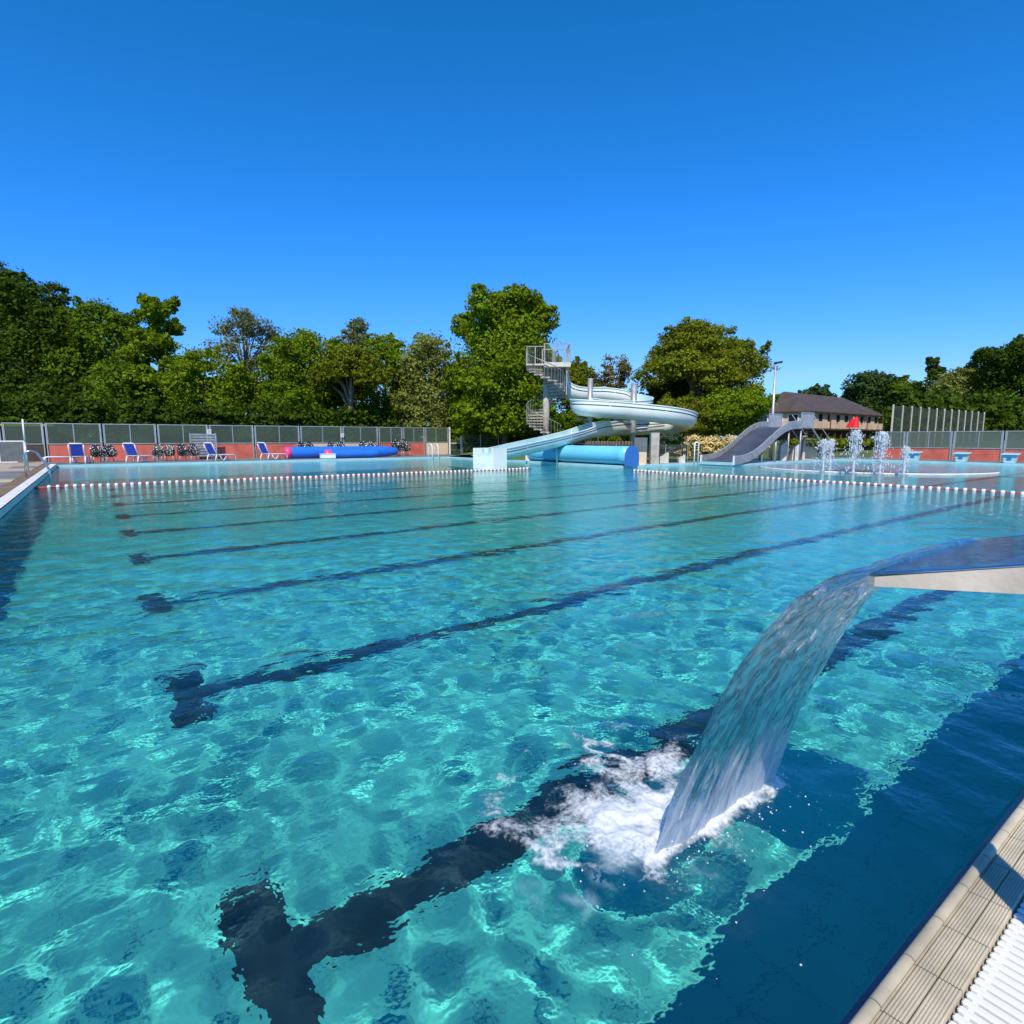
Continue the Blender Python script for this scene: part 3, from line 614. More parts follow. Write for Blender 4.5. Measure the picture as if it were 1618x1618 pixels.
# ---------------------------------------------------------------- stacks of speckled chairs
m = mat('black_with_white_flecks', (.02,.02,.022), .6); nt = m.node_tree; bs = nt.nodes['Principled BSDF']
vo = nt.nodes.new('ShaderNodeTexVoronoi'); vo.inputs['Scale'].default_value = 11; tcx = nt.nodes.new('ShaderNodeTexCoord'); nt.links.new(tcx.outputs['Object'], vo.inputs['Vector'])
lt = nt.nodes.new('ShaderNodeMath'); lt.operation = 'LESS_THAN'; lt.inputs[1].default_value = .29; nt.links.new(vo.outputs['Distance'], lt.inputs[0])
mxn = nt.nodes.new('ShaderNodeMix'); mxn.data_type = 'RGBA'; mxn.inputs['A'].default_value = (.02,.02,.022,1); mxn.inputs['B'].default_value = (.8,.76,.72,1)
nt.links.new(lt.outputs[0], mxn.inputs['Factor']); nt.links.new(mxn.outputs['Result'], bs.inputs['Base Color']); M['fleck'] = m
def chair_stack(label, x, y, rz, sc=1., n=4, low=False):
    t = thing('chair_stack', label, 'chair stack', (x, y, .13), rz, 'speckled chair stacks by the far fence'); t.scale = (sc, sc, sc)
    for yo in (-.31, .31):
        for i in range(n):
            b = MB(); v = []; f = []; nn, mm = 10, 8; dz = .075*i; dx = -.015*i
            for a in range(nn+1):
                for c in range(mm+1):
                    u = a/nn; w_ = (c/mm-.5); e = (2*w_)**2
                    if u < .5: px_, pz = .28-.56*u+dx, .34+dz+.10*e-.04*math.sin(PI*2*u)
                    else: k = (u-.5)*2; px_, pz = -.0-.16*k+dx+.12*e*(1-k*.5), .34+dz+.02+.40*k-.16*k*e
                    v.append((px_, yo+w_*.58*(1-.3*max(0, u-.6)), pz))
            for a in range(nn):
                for c in range(mm): f.append((a*(mm+1)+c, a*(mm+1)+c+1, (a+1)*(mm+1)+c+1, (a+1)*(mm+1)+c))
            b.add(v, f); so = b.build('seat_shell', M['fleck'], t, smooth=True); md = so.modifiers.new('thickness', 'SOLIDIFY'); md.thickness = .03
        for sx_ in (-1, 1):
            for sy_ in (-1, 1): MB().tube([(.2*sx_, yo+.2*sy_, .36), (.26*sx_, yo+.25*sy_, 0)], .02, 8).build('leg', M['alu'], t, smooth=True)
    return t
for (px, lab, rz, sc, n) in ((163,'speckled black chair stack to the right of the lounger by the grab rail',-1.3,1.05,4),(259,'speckled black chair stack left of a neighbouring stack, before the red boards',-1.9,1.0,5),
        (297,'speckled black chair stack closest to the grey slatted board',-1.4,1.0,5),(485,'speckled black chair stack behind the left part of the blue inflatable',-1.2,1.1,5),
        (532,'speckled black chair stack behind the middle of the blue inflatable',-1.6,1.1,5),(582,'speckled black chair stack behind the right part of the blue inflatable',-1.7,1.15,5),
        (633,'speckled black chair stack standing clear at the end of the blue inflatable',-1.5,1.25,5)):
    yy = 41.0 if px < 400 else 41.6
    chair_stack(lab, atY(px, 715, yy).x, yy, rz, sc, n)
    if px < 300: 
        pass
# grey slatted board leaning at the fence
p = atY(323, 725, 42.4); t = thing('slatted_board', 'grey slatted board standing against the red fence boards', 'board', (p.x, 42.4, .13))
b = MB()
for k in range(9): b.box((0,0,.25+.17*k),(1.45,.03,.12))
b.build('slat_panel', M['galv'], t)
for s in (-1,1): MB().box((s*.75,0,.85),(.06,.06,1.7)).build('upright', M['alu'], t)
# blue inflatable rolls with pink ends, and a white step
def roll(name, label, px0, px1, y, r, taper, pinkL):
    x0_ = atY(px0, 715, y).x; x1_ = atY(px1, 715, y).x; Ln = x1_-x0_
    t = thing(name, label, 'inflatable', (x0_, y, .13), 0, 'blue inflatables on the far deck')
    pr = [(.05,.0),(r*.85,.04),(r,.2)]+[(r*(1+.015*math.sin(i*1.7)),.2+(Ln-.2-taper)*i/12) for i in range(1, 13)]+[(r*.9,Ln-taper*.5),(r*.72,Ln-.12),(r*.5,Ln-.02),(.05,Ln)]
    MB().lathe(pr, 24, (0,0,r), 'x').build('body', M['pvc_blue'], t, smooth=True)
    if pinkL: MB().lathe([(.05,-.13),(r*.6,-.14),(r*.98,-.06),(r*1.05,.08),(r*1.05,.26),(r*.98,.28)], 24, (0,0,r), 'x').build('end_ring', M['pvc_pink'], t, smooth=True)
    return t
roll('inflatable_roll', 'long blue inflatable roll with a pink end lying behind another', 452, 628, 40.4, .40, 1.4, True)
roll('inflatable_roll', 'shorter blue inflatable roll with a pink end, in front beside the white box', 516, 600, 39.2, .30, .8, True)
p = gnd(531, 726, .13); t = thing('white_box', 'low white box standing in front of the blue inflatable', 'box', (p.x, 38.7, .13))
MB().box((0,0,.17),(.95,.45,.3),bev=.02).build('body', M['white'], t); MB().box((0,0,.335),(1.0,.5,.03),bev=.01).build('lid', M['white'], t)

# ---------------------------------------------------------------- far left corner: notice board, shelter, lamp pole
p = atY(21, 733, 41.2); t = thing('display_board', 'framed display board with a pool picture at the far left', 'board', (p.x, 41.2, .15))
MB().box((0,0,.62),(1.0,.05,1.05)).build('picture', M['pic'] if 'pic' in M else M['seam'], t)
for s in (-1,1): MB().box((s*.53,0,.62),(.07,.08,1.24)).build('frame_post', M['sign_white'], t)
MB().box((0,0,1.2),(.98,.08,.07)).build('frame_rail', M['sign_white'], t); MB().box((-.2,-.04,.08),(.8,.06,.05)).build('foot_rail', M['sign_white'], t)
p = atY(36, 725, 46.5); t = thing('shelter', 'dark shelter with a pale green roof strip behind the glass at far left', 'shelter', (p.x, 46.5, 0))
MB().box((0,0,1.1),(3.6,2.0,2.2)).build('body', M['wood_dark'], t); MB().box((-.2,-1.1,2.28),(3.9,2.4,.12)).build('roof', mat('lime_roof',(.35,.36,.05),.6), t)
p = atY(-4, 725, 42.5); t = thing('kiosk_wall', 'peach painted wall end at the left edge', 'wall', (p.x-.6, 42.6, .15)); MB().box((0,0,.55),(1.6,.2,1.1)).build('panel', M['cream_panel'], t); MB().box((0,0,1.13),(1.64,.24,.06)).build('cap', M['alu'], t)
lp = thing('sign_pole', 'slim steel pole standing on the left deck behind the grab rail', 'pole', (-1.95, 28.1, .17))
MB().tube([(0,0,0),(0,0,1.2)], .042, 12).build('sleeve', M['alu'], lp, smooth=True); MB().tube([(0,0,1.2),(0,0,2.05)], .028, 12).build('shaft', M['white'], lp, smooth=True)
MB().lathe([(.0,.0),(.1,.0),(.1,.02),(.04,.03)], 16).build('base_plate', M['alu'], lp)

# ---------------------------------------------------------------- spiral stair tower
TX, TY, TB = 24.25, 29.4, 1.35
DZ = 38/FPX
tower = thing('spiral_stair', 'spiral stair tower of pale treads round a concrete column before the tall tree', 'stair tower', (TX, TY, TB))
ZP = 6.25-TB; R0, R1 = .2, 1.28; PITCHT = 3.42; a_top = PI*1.02+YAW*-1
NT = 25
MB().tube([(0,0,-.8),(0,0,ZP)], .22, 20).build('column', M['conc'], tower, smooth=True)
def stair_angle(k): return a_top+2*PI*(k*.19)/PITCHT
tread_pts = []
pt = None
for k in range(NT):
    a = stair_angle(k); zz = ZP-.05-.19*(k+1)
    if zz < -.15: break
    if pt is None:
        b = MB(); b.add([(R0,-.08,0),(R1,-.30,0),(R1,.30,0),(R0,.08,0),(R0,-.08,.085),(R1,-.30,.085),(R1,.30,.085),(R0,.08,.085)], [(0,3,2,1),(4,5,6,7),(0,1,5,4),(1,2,6,5),(2,3,7,6),(3,0,4,7)])
        pt = b.build('tread', M['tread'], tower); o = pt
    else: o = pt.copy(); C.objects.link(o)
    o.location = (0,0,zz); o.rotation_euler = (0,0,a); tread_pts.append((a, zz))
hb = MB(); bal = MB(); pr_ = []
for i in range(len(tread_pts)*4):
    k = i/4; a = stair_angle(k)-.05; zz = ZP-.05-.19*(k+1); pr_.append((R1*math.cos(a)*1.01, R1*math.sin(a)*1.01, zz+1.02))
    if i % 2 == 0: bal.tube([(R1*1.01*math.cos(a), R1*1.01*math.sin(a), zz), (R1*1.01*math.cos(a), R1*1.01*math.sin(a), zz+1.02)], .011, 5)
hb.tube(pr_, .028, 8); hb.tube([(x, y, z_-.95) for x, y, z_ in pr_], .018, 6)
hb.build('handrail', M['rail_grey'], tower, smooth=True); bal.build('balusters', M['rail_grey'], tower)
# platform to the right of the column, facing the camera
pf = MB(); rx = Vector((_cy, -_sy, 0)); fy = Vector((_sy, _cy, 0))
def loc(u, w, z_): return tuple(rx*u+fy*w+Vector((0,0,z_)))
def obox(b, u0, u1, w0, w1, z0, z1):
    b.add([loc(u0,w0,z0),loc(u1,w0,z0),loc(u1,w1,z0),loc(u0,w1,z0),loc(u0,w0,z1),loc(u1,w0,z1),loc(u1,w1,z1),loc(u0,w1,z1)], [(0,3,2,1),(4,5,6,7),(0,1,5,4),(1,2,6,5),(2,3,7,6),(3,0,4,7)]); return b
obox(pf, -.2, 1.45, -1.1, 1.3, ZP-.28, ZP); obox(pf, -1.3, -.202, -.5, .9, ZP-.12, ZP-.02); pf.build('platform', M['conc_light'], tower)
rl = MB()
for u, w in ((-.2,-1.08),(.45,-1.08),(1.05,-1.08),(1.42,-1.08),(1.42,0),(1.42,1.28),(.5,1.28),(-.2,1.28)): obox(rl, u-.035, u+.035, w-.035, w+.035, ZP, ZP+1.12)
obox(rl, -.2, 1.45, -1.11, -1.05, ZP+1.1, ZP+1.16); obox(rl, 1.39, 1.45, -1.05, 1.3, ZP+1.1, ZP+1.16); obox(rl, -.2, 1.39, 1.25, 1.31, ZP+1.1, ZP+1.16); obox(rl, -.2, 1.45, -1.10, -1.06, ZP+.78, ZP+.82)
for u in (-1.28, -.75): obox(rl, u-.03, u+.03, -.48, -.42, ZP, ZP+1.05)
obox(rl, -1.31, -.24, -.48, -.42, ZP+1.03, ZP+1.08); obox(rl, -1.31, -1.25, -.40, .9, ZP+1.03, ZP+1.08); obox(rl, -1.31, -1.25, .86, .9, ZP, ZP+1.03)
for i in range(8): obox(rl, -1.2+i*.12, -1.19+i*.12, -.46, -.445, ZP, ZP+1.03)
for i in range(16): obox(rl, -.15+i*.1, -.14+i*.1, -1.085, -1.07, ZP, ZP+1.1)
rl.build('platform_railing', M['rail_grey'], tower)
wl = MB(); obox(wl, 1.2, 1.25, -.9, 1.1, ZP-2.0, ZP-.28); obox(wl, .3, 1.2, 1.0, 1.05, ZP-2.0, ZP-.28); wl.build('back_plate', M['galv'], tower)

# ---------------------------------------------------------------- open tube slide
cpts = [(884,592,38.6),(893,613,38.9),(915,620,39.3),(955,621,39.8),(992,626,39.8),(1012,633,39.2),(1014,639,38.2),(995,642,37.5),(960,641,37.2),(930,638,37.0),(918,638,36.4),(922,640,35.3),(945,642,34.7),(985,645,34.5),(1030,649.5,34.8),(1062,654,35.5),(1081,659,36.8),(1084,663,38.2),(1070,668,39.4),(1040,671,39.8),(1000,672,39.2),(965,673,37.6),(938,677,36.0),(905,687,34.4),(870,696,32.8),(830,705,31.0),(795,713,29.6),(764,719,28.6)]
cp_ = [at(*p) for p in cpts]
def catmull(P, n):
    out = []
    for i in range(len(P)-1):
        p0, p1, p2, p3 = P[max(i-1,0)], P[i], P[i+1], P[min(i+2,len(P)-1)]
        for k in range(n):
            t = k/n; out.append(.5*((2*p1)+(p2-p0)*t+(2*p0-5*p1+4*p2-p3)*t*t+(3*p1-p0-3*p2+p3)*t**3))
    return out+[P[-1]]
path = catmull(cp_, 6)
prof = []                                                         # half pipe with upright sides and rolled rim: (across, up, skin)
r_o, r_i, hs_ = .66, .61, .32
outer = [(-r_o-.05,hs_+.0),(-r_o-.05,hs_-.05),(-r_o,hs_-.06),(-r_o,0)]+[(r_o*math.cos(a), r_o*math.sin(a)) for a in np.linspace(PI+.2, 2*PI-.2, 11)]+[(r_o,0),(r_o,hs_-.06),(r_o+.05,hs_-.05),(r_o+.05,hs_)]
inner = [(r_i,hs_),(r_i,0)]+[(r_i*math.cos(a), r_i*math.sin(a)) for a in np.linspace(-.2, -PI+.2, 11)]+[(-r_i,0),(-r_i,hs_)]
def frames(path):
    out = []
    for i, p in enumerate(path):
        t = path[min(i+1,len(path)-1)]-path[max(i-1,0)]; n_ = Vector((t.y,-t.x,0)).normalized(); out.append((p, n_, (n_.cross(t)).normalized()))
    return out
FR = frames(path)
VS = [1-.28*max(0, min(1, (i/len(FR)-.78)/.06)) for i in range(len(FR))]                 # the run-out is shallower than the loops
slide = thing('tube_slide', 'pale mint open tube slide looping down from the spiral stair into the pool', 'water slide', (path[-1].x, path[-1].y, 0))
so_ = Vector(slide.location)
def sweep_prof(prof, name, m, i0=0, i1=None, closed=False):
    b = MB(); v = []; f = []; k = len(prof); fr_ = FR[i0:i1]
    for i_, (p, n_, u_) in enumerate(fr_): v += [p-so_+n_*a+Vector((0,0,1))*c*VS[i0+i_] for a, c in prof]
    for i in range(len(fr_)-1):
        for j in range(k if closed else k-1): f.append((i*k+j, i*k+k+j, i*k+k+(j+1)%k, i*k+(j+1)%k))
    b.add(v, f); return b.build(name, m, slide, angle=40)
sweep_prof(outer, 'chute_shell', M['slide_white']); sweep_prof([(r_o+.05,hs_),(r_i,hs_)], 'chute_rim', M['slide_white']); sweep_prof([(-r_i,hs_),(-r_o-.05,hs_)], 'chute_rim', M['slide_white'])
sweep_prof(inner, 'chute_lining', M['slide_in'])
for s in (-1, 1): sweep_prof([(s*(r_o+.008),hs_-.24),(s*(r_o+.03),hs_-.27),(s*(r_o+.008),hs_-.31)], 'side_seam', M['seam'])
for i in range(9, len(path)-6, 11):
    p, n_, u_ = FR[i]; b = MB(); t_ = n_.cross(Vector((0,0,1)))
    k = [(a*1.03, c*1.03+(.01 if c < hs_ else 0)) for a, c in outer]; v = []
    for off in (-.035, .035): v += [p-so_+n_*a+Vector((0,0,c*VS[i]))+t_*off for a, c in k]
    nk = len(k); b.add(v, [(j, j+1, nk+j+1, nk+j) for j in range(nk-1)]); b.build('joint_band', M['slide_white'], slide)
# exit lip: squared end piece down to the water
b = MB(); p, n_, u_ = FR[-1]; t_ = (path[-1]-path[-4]).normalized(); t_.z = 0; base = p-so_
ed = [(-.74,hs_+.02),(-.74,-p.z-.1),(.74,-p.z-.1),(.74,hs_+.02),(r_i,hs_+.02)]+[(r_i*math.cos(a), r_i*math.sin(a)*VS[-1]) for a in np.linspace(0,-PI,13)]+[(-r_i,hs_+.02)]
nk = len(ed); v = [base+n_*a+Vector((0,0,c))+t_*.03 for a, c in ed]+[base+n_*a+Vector((0,0,c))-t_*.9 for a, c in ed]
b.add(v, [(j, (j+1)%nk, nk+(j+1)%nk, nk+j) for j in range(nk)])
half = len(ed)//2
b.add([v[i] for i in range(nk)], [tuple(range(nk))]); b.build('exit_lip', M['slide_white'], slide, angle=30)
# steel supports
def support(px, top, base_y, dep, r):
    a = at(px, top, dep); z0 = max(.05, hill(a.x, a.y)-.05); MB().tube([a-so_, Vector((a.x, a.y, z0))-so_], r, 20).build('support_post', M['galv'], slide, smooth=True); return a
s1_ = support(933, 598, 668, 37.4, .17); s2_ = support(1002, 607, 690, 37.0, .20)
for (sp_, pts_) in ((s2_, ((1050,664,37.5),(970,654,35.4),(1048,670,39.2),(985,668,38.4))), (s1_, ((912,652,36.6),))):
    for q in pts_:
        e_ = at(*q); st = Vector((sp_.x, sp_.y, e_.z-.55)); MB().tube([st-so_, e_-so_-Vector((0,0,.35))], .05, 8).build('bracket', M['galv'], slide, smooth=True)
for q, zz in (((880,706,33.2),.1),((945,690,36.2),.3),((905,700,34.4),.1)):
    e_ = at(*q); z0 = hill(e_.x, e_.y); MB().tube([e_-so_, Vector((e_.x, e_.y, max(z0-.1,-.2)))-so_], .05, 8).build('support_post', M['slide_white'], slide, smooth=True)
MB().tube([at(903,678,35.2)-so_, at(903,712,35.2)-so_], .03, 8).build('support_post', M['slide_white'], slide, smooth=True)

# ---------------------------------------------------------------- cover roller and bits round the slide foot
cr = thing('cover_roller', 'large bright blue pool cover rolled up beside the tube slide exit', 'cover roller', (22.15, 19.9+.15, .11))
Ln = 8.1; r_ = .47
MB().lathe([(.05,.0)]+[(r_*(1+.012*math.sin(i*2.3)), .02+(Ln-.04)*i/16) for i in range(17)]+[(.05,Ln)], 28, (0,0,r_+.06), 'y').build('rolled_cover', M['cover_blue'], cr, smooth=True)
b = MB(); k = 14; pl = [(-.5,.0),(.5,.0)]+[(.5*math.cos(a), .53+.5*math.sin(a)) for a in np.linspace(0, PI, k)]
for nm, y, mm in (('end_plate',-.08,'cover_end'),('end_plate',Ln+.02,'white')):
    b = MB(); n = len(pl); b.add([(x,y,z_) for x, z_ in pl]+[(x,y+.06,z_) for x, z_ in pl], [tuple(range(n)), tuple(range(2*n-1,n-1,-1))]+[(i,n+i,n+(i+1)%n,(i+1)%n) for i in range(n)]); b.build(nm, M[mm], cr)
MB().box((0,Ln/2,.04),(.12,Ln,.05)).build('axle_beam', M['dark'], cr)
pk = thing('picket_fence', 'weathered timber picket fence behind the rolled blue cover', 'fence', (24.0, 20.6, .1), PI/2)
b = MB()
for i in range(34): b.box((.6+i*.235,0,.62),(.15,.03,1.25))
b.build('pickets', M['wood'], pk); MB().box((4.6,.035,1.0),(8.2,.03,.09)).build('rail', M['wood_dark'], pk); MB().box((4.6,.035,.3),(8.2,.03,.09)).build('rail', M['wood_dark'], pk)
def post_box(name, label, cat, px, py, depx, w, d, zt, m, cap=None, mcap=None):
    p = gnd(px, py, .12); t = thing(name, label, cat, (p.x, p.y, .08), -YAW)
    MB().box((0,0,(zt-.08)/2),(w,d,zt-.08),bev=.02).build('body', m, t)
    if cap: MB().box((0,0,zt-.08+cap/2+.002),(w*1.04,d*1.04,cap),bev=.01).build('top', mcap, t)
    return t
post_box('control_cabinet', 'peach cabinet with a dark upper half beside the cover roller end', 'cabinet', 1010, 734, 0, .66, .5, .80, M['cream_panel'], .74, M['seam'])
post_box('gate_pillar', 'narrow pale pillar between cabinet and concrete post', 'pillar', 1017, 734, 0, .12, .3, 1.5, M['conc_light'])
post_box('concrete_post', 'square weathered concrete post right of the blue cover roller', 'post', 1033, 732.5, 0, .46, .4, 1.75, M['conc'], .05, M['conc_light'])
for px, w, h, lab in ((1048,.5,.62,'wedge of pale concrete left of the low rail by the lawn'),(1076,.35,.5,'small pale concrete block right of the low rail by the lawn')):
    p = gnd(px, 731, .12); t = thing('concrete_block', lab, 'block', (p.x, p.y, .08), -YAW); MB().add([(-w/2,-.2,0),(w/2,-.2,0),(w/2,.2,0),(-w/2,.2,0),(-w/2,-.2,h*.55),(w/2,-.2,h),(w/2,.2,h),(-w/2,.2,h*.55)], [(0,3,2,1),(4,5,6,7),(0,1,5,4),(1,2,6,5),(2,3,7,6),(3,0,4,7)]).build('body', M['conc_light'], t)
p = gnd(1060, 731, .12); t = thing('bicycle_rail', 'dark low rail between two concrete blocks on the lawn edge', 'rail', (p.x, p.y, .08), -YAW)
MB().tube([(-.65,0,0),(-.65,0,.85),(-.5,0,.95),(.6,0,1.02),(.65,0,.9),(.65,0,0)], .03, 8).build('bar', M['dark'], t, smooth=True); MB().tube([(-.65,0,.45),(.65,0,.55)], .025, 8).build('cross_bar', M['dark'], t, smooth=True)

# ---------------------------------------------------------------- wide steel slide
ws = thing('wide_slide', 'broad grey steel slide sweeping down into the pool below the light pole', 'slide', (XS, 19.2, .1))
sp2 = [(0,.10),(.5,.12),(1.2,.20),(2.0,.42),(2.8,.78),(3.6,1.20),(4.4,1.61),(5.2,1.92),(6.0,2.08),(7.0,2.11)]
def dense(P):
    V3 = catmull([Vector((a,0,c)) for a, c in P], 5); return V3
dp = dense(sp2); hw = 1.0
b = MB(); v = []; f = []
ac = np.linspace(-hw, hw, 9)
for q in dp: v += [(q.x, y, q.z+.02*abs(y/hw)**4) for y in ac]
for i in range(len(dp)-1):
    for j in range(8): f.append((i*9+j, i*9+9+j, i*9+10+j, i*9+1+j))
b.add(v, f); o = b.build('chute', mat('dark_worn_steel', (.12,.13,.16), .42, .55, .25, 1.2, .1, 8), ws, smooth=True); md = o.modifiers.new('t', 'SOLIDIFY'); md.thickness = .04
for s in (-1, 1):
    b = MB(); v = []; f = []
    for q in dp: v += [(q.x, s*(hw+.01), q.z-.12), (q.x, s*(hw+.01), q.z+.30), (q.x, s*(hw+.07), q.z+.30), (q.x, s*(hw+.07), q.z-.12)]
    for i in range(len(dp)-1):
        for j in range(4): f.append((i*4+j, i*4+4+j, i*4+4+(j+1)%4, i*4+(j+1)%4))
    b.add(v, f+[(0,1,2,3),(len(v)-1,len(v)-2,len(v)-3,len(v)-4)]); b.build('side_wall', M['galv'], ws, angle=35)
    MB().tube([(q.x, s*(hw+.04), q.z+.32) for q in dp], .035, 8).build('side_rim', M['alu'], ws, smooth=True)
    MB().box((0,s*(hw+.04),.22),(.06,.08,.5)).build('end_post', M['white'], ws)
MB().box((-.05,0,.02),(.1,2*hw+.1,.16)).build('landing_edge', M['cyan_edge'], ws)
for x in (3.0, 4.4, 5.8, 7.2):
    for s in (-1, 1):
        zt = np.interp(x, [q.x for q in dp], [q.z for q in dp]); MB().tube([(x,s*.9,-.05),(x,s*.9,zt-.05)], .05, 10).build('support_post', M['galv'], ws, smooth=True)
MB().box((7.7,0,2.06),(1.4,2.1,.08)).build('platform', M['galv'], ws)
for s, x0_, x1_ in ((1,6.9,8.4),(-1,6.9,8.4)):
    b = MB(); 
    for i in range(6): b.box((x0_+(x1_-x0_)*i/5, s*1.04, 2.5),(.04,.04,.9))
    b.box(((x0_+x1_)/2, s*1.04, 2.95),(x1_-x0_,.06,.06)); b.box(((x0_+x1_)/2, s*1.04, 2.5),(x1_-x0_-.1,.012,.75)); b.build('railing', M['alu'], ws)
for k in range(11): MB().box((8.55+.27*k, -.3, 2.0-.185*k),(.27,1.3,.05)).build('stair_tread', M['seam'], ws)
for s in (-1,1): MB().tube([(8.4,-.3+s*.66,2.03),(11.4,-.3+s*.66,.0)], .05, 8).build('stair_stringer', M['galv'], ws); MB().tube([(8.4,-.3+s*.66,2.9),(11.4,-.3+s*.66,.9),(11.4,-.3+s*.66,0)], .022, 8).build('stair_rail', M['alu'], ws, smooth=True)
for px, py, w, zt, lab in ((1235,727,.42,1.3,'pointed pale concrete pillar under the wide steel slide'),(1254,727,.45,1.1,'sloped pale concrete pillar in the middle under the wide slide'),(1267,726,.16,1.6,'thin pale concrete pillar rising before the peach box')):
    p = gnd(px, py, .12); t = thing('concrete_pillar', lab, 'pillar', (p.x, p.y, .08), -YAW); b = MB(); h = zt
    b.add([(-w/2,-.2,0),(w/2,-.2,0),(w/2,.2,0),(-w/2,.2,0),(-w/2*.75,-.2,h*.75),(w/2*.9,-.2,h),(w/2*.9,.2,h),(-w/2*.75,.2,h*.75)], [(0,3,2,1),(4,5,6,7),(0,1,5,4),(1,2,6,5),(2,3,7,6),(3,0,4,7)]); b.build('body', M['conc_light'], t)
post_box('storage_box', 'peach storage box at the foot of the wide slide stairs', 'box', 1273, 725.5, 0, 1.1, .7, .95, M['cream_panel'], .05, M['conc_light'])
# light pole
p = at(1219, 690, 41); lp = thing('light_pole', 'tall grey light pole with one small lamp above the wide slide', 'light pole', (p.x, p.y, .1))
ztop = at(1219, 574, 41).z-.1
MB().tube([(0,0,0),(0,0,2),(0,0,ztop)], [.11,.10,.07], 12).build('shaft', M['alu'], lp, smooth=True)
MB().box((.18*_cy,-.18*_sy,ztop+.05),(.55,.25,.13),-YAW,-.15,0,.03).build('lamp_head', M['dark'], lp); MB().tube([(0,0,ztop-.05),(.1*_cy,-.1*_sy,ztop+.05)], .05, 8).build('bracket', M['dark'], lp)

# ---------------------------------------------------------------- starting blocks
def block(label, p):
    t = thing('starting_block', label, 'starting block', (XR+.35, p, .13), 0, 'starting blocks on the right edge')
    b = MB(); b.add([(-.2,-.22,0),(.2,-.22,0),(.2,.22,0),(-.2,.22,0),(-.2,-.3,.42),(.26,-.3,.48),(.26,.3,.48),(-.2,.3,.42)], [(0,3,2,1),(4,5,6,7),(0,1,5,4),(1,2,6,5),(2,3,7,6),(3,0,4,7)]); b.build('pedestal', M['cyan_edge'], t)
    MB().box((0,0,.50),(.62,.78,.06),0,-.12,0,.02).build('top_plate', M['cyan_edge'], t)
    MB().box((-.225,0,.24),(.012,.2,.12)).build('number_plate', M['cover_end'], t); return t
for px, lab in ((1444,'pale blue starting block nearest the fountain jets'),(1520,'pale blue starting block in the middle of the right edge'),(1597,'pale blue starting block closest to the right picture edge')): block(lab, atX(px, 715, XR+.3).y)

# ---------------------------------------------------------------- splash pad and fountains
b = MB(); pc = (32.2, 13.0); R = 5.2; n = 72
b.add([(pc[0]+R*math.cos(2*PI*i/n), min(pc[1]+R*math.sin(2*PI*i/n), YS-.05), -.10) for i in range(n)], [tuple(range(n))]); receiver(struct(b.build('splash_pad', M['pad'])))
b = MB(); 
ring = [(pc[0]+R*math.cos(a), pc[1]+R*math.sin(a), -.012) for a in np.linspace(PI*.72, PI*1.52, 50)]; b.tube(ring, .04, 8); struct(b.build('splash_pad_rim', M['coping'], smooth=True))
m, nt, o = mat_nodes('white_spray'); df = nt.nodes.new('ShaderNodeBsdfDiffuse'); df.inputs[0].default_value = (.85,.9,.93,1); tl = nt.nodes.new('ShaderNodeBsdfTranslucent'); tl.inputs[0].default_value = (.85,.9,.93,1)
mx = nt.nodes.new('ShaderNodeMixShader'); mx.inputs[0].default_value = .4; nt.links.new(df.outputs[0], mx.inputs[1]); nt.links.new(tl.outputs[0], mx.inputs[2])
tr = nt.nodes.new('ShaderNodeBsdfTransparent'); m2 = nt.nodes.new('ShaderNodeMixShader'); m2.inputs[0].default_value = .2; nt.links.new(mx.outputs[0], m2.inputs[1]); nt.links.new(tr.outputs[0], m2.inputs[2]); nt.links.new(m2.outputs[0], o.inputs[0]); M['spray'] = m
def fountain(label, px, ptop, pbase, spread, nd, seed):
    r = random.Random(seed); p = gnd(px, pbase, 0); top = at(px, ptop, (p.x*_sy+p.y*_cy)).z
    t = thing('fountain_jet', label, 'fountain', (p.x, p.y, 0), 0, 'fountain jets on the splash pad'); b = MB()
    n = 22; b.lathe([(.05+.012*math.sin(i*2.1)+.05*max(0,i/n-.6), top*.9*i/n) for i in range(n)]+[(.01, top*.9)], 10); b.build('core', M['spray'], t, smooth=True)
    d = MB()
    for i in range(nd):
        q = min(abs(r.gauss(0, .5)), 1.3); a = r.uniform(0, 6.28); tm = r.uniform(.12, .98)**(.9 if q > .4 else 1.2)
        if q < .25: tm = r.uniform(.1, .62)
        zz = top*(1-.22*q*r.random()-.1*r.random())*4*tm*(1-tm); s = r.uniform(.006, .022)*(1 if r.random() < .85 else 1.7); ln_ = s*r.uniform(1, 3.)
        if zz < .02: continue
        rad = .02+spread*q*tm*.9+r.random()*.04; c = (rad*math.cos(a), rad*math.sin(a), zz)
        d.lathe([(.003,-ln_),(s*.8,-ln_*.4),(s,0),(s*.5,ln_*.6),(.003,ln_)], 5, c)
    d.build('spray', M['spray'], t, smooth=True)['kind'] = 'stuff'; b = MB(); b.lathe([(.16,.0),(.12,.03),(.05,.04)], 12); b.build('nozzle', M['alu'], t, smooth=True); return t
fountain('white twin topped fountain jet furthest left, near the wide slide', 1300, 694, 745, .55, 780, 1)
fountain('tallest white fountain jet, standing below the red parasol', 1348, 679, 748, .5, 1260, 2)
fountain('bushy white fountain jet second from the right', 1390, 682, 749, .5, 1200, 3)
fountain('thin low fountain jet nearest the starting blocks', 1428, 705, 750, .3, 360, 4)
fountain('short white fountain jet close behind the leftmost jet', 1311, 693, 741, .35, 480, 5)

# ---------------------------------------------------------------- pavilion building
BD = 80.
def B(px, py, d): return at(px, py, d)
cor = at(1278, 649, BD); P0 = Vector((cor.x, cor.y, 0))
bd = thing('pavilion', 'low sand coloured pavilion with a brown hipped roof and balcony', 'building', (P0.x, P0.y, 1.), 0)
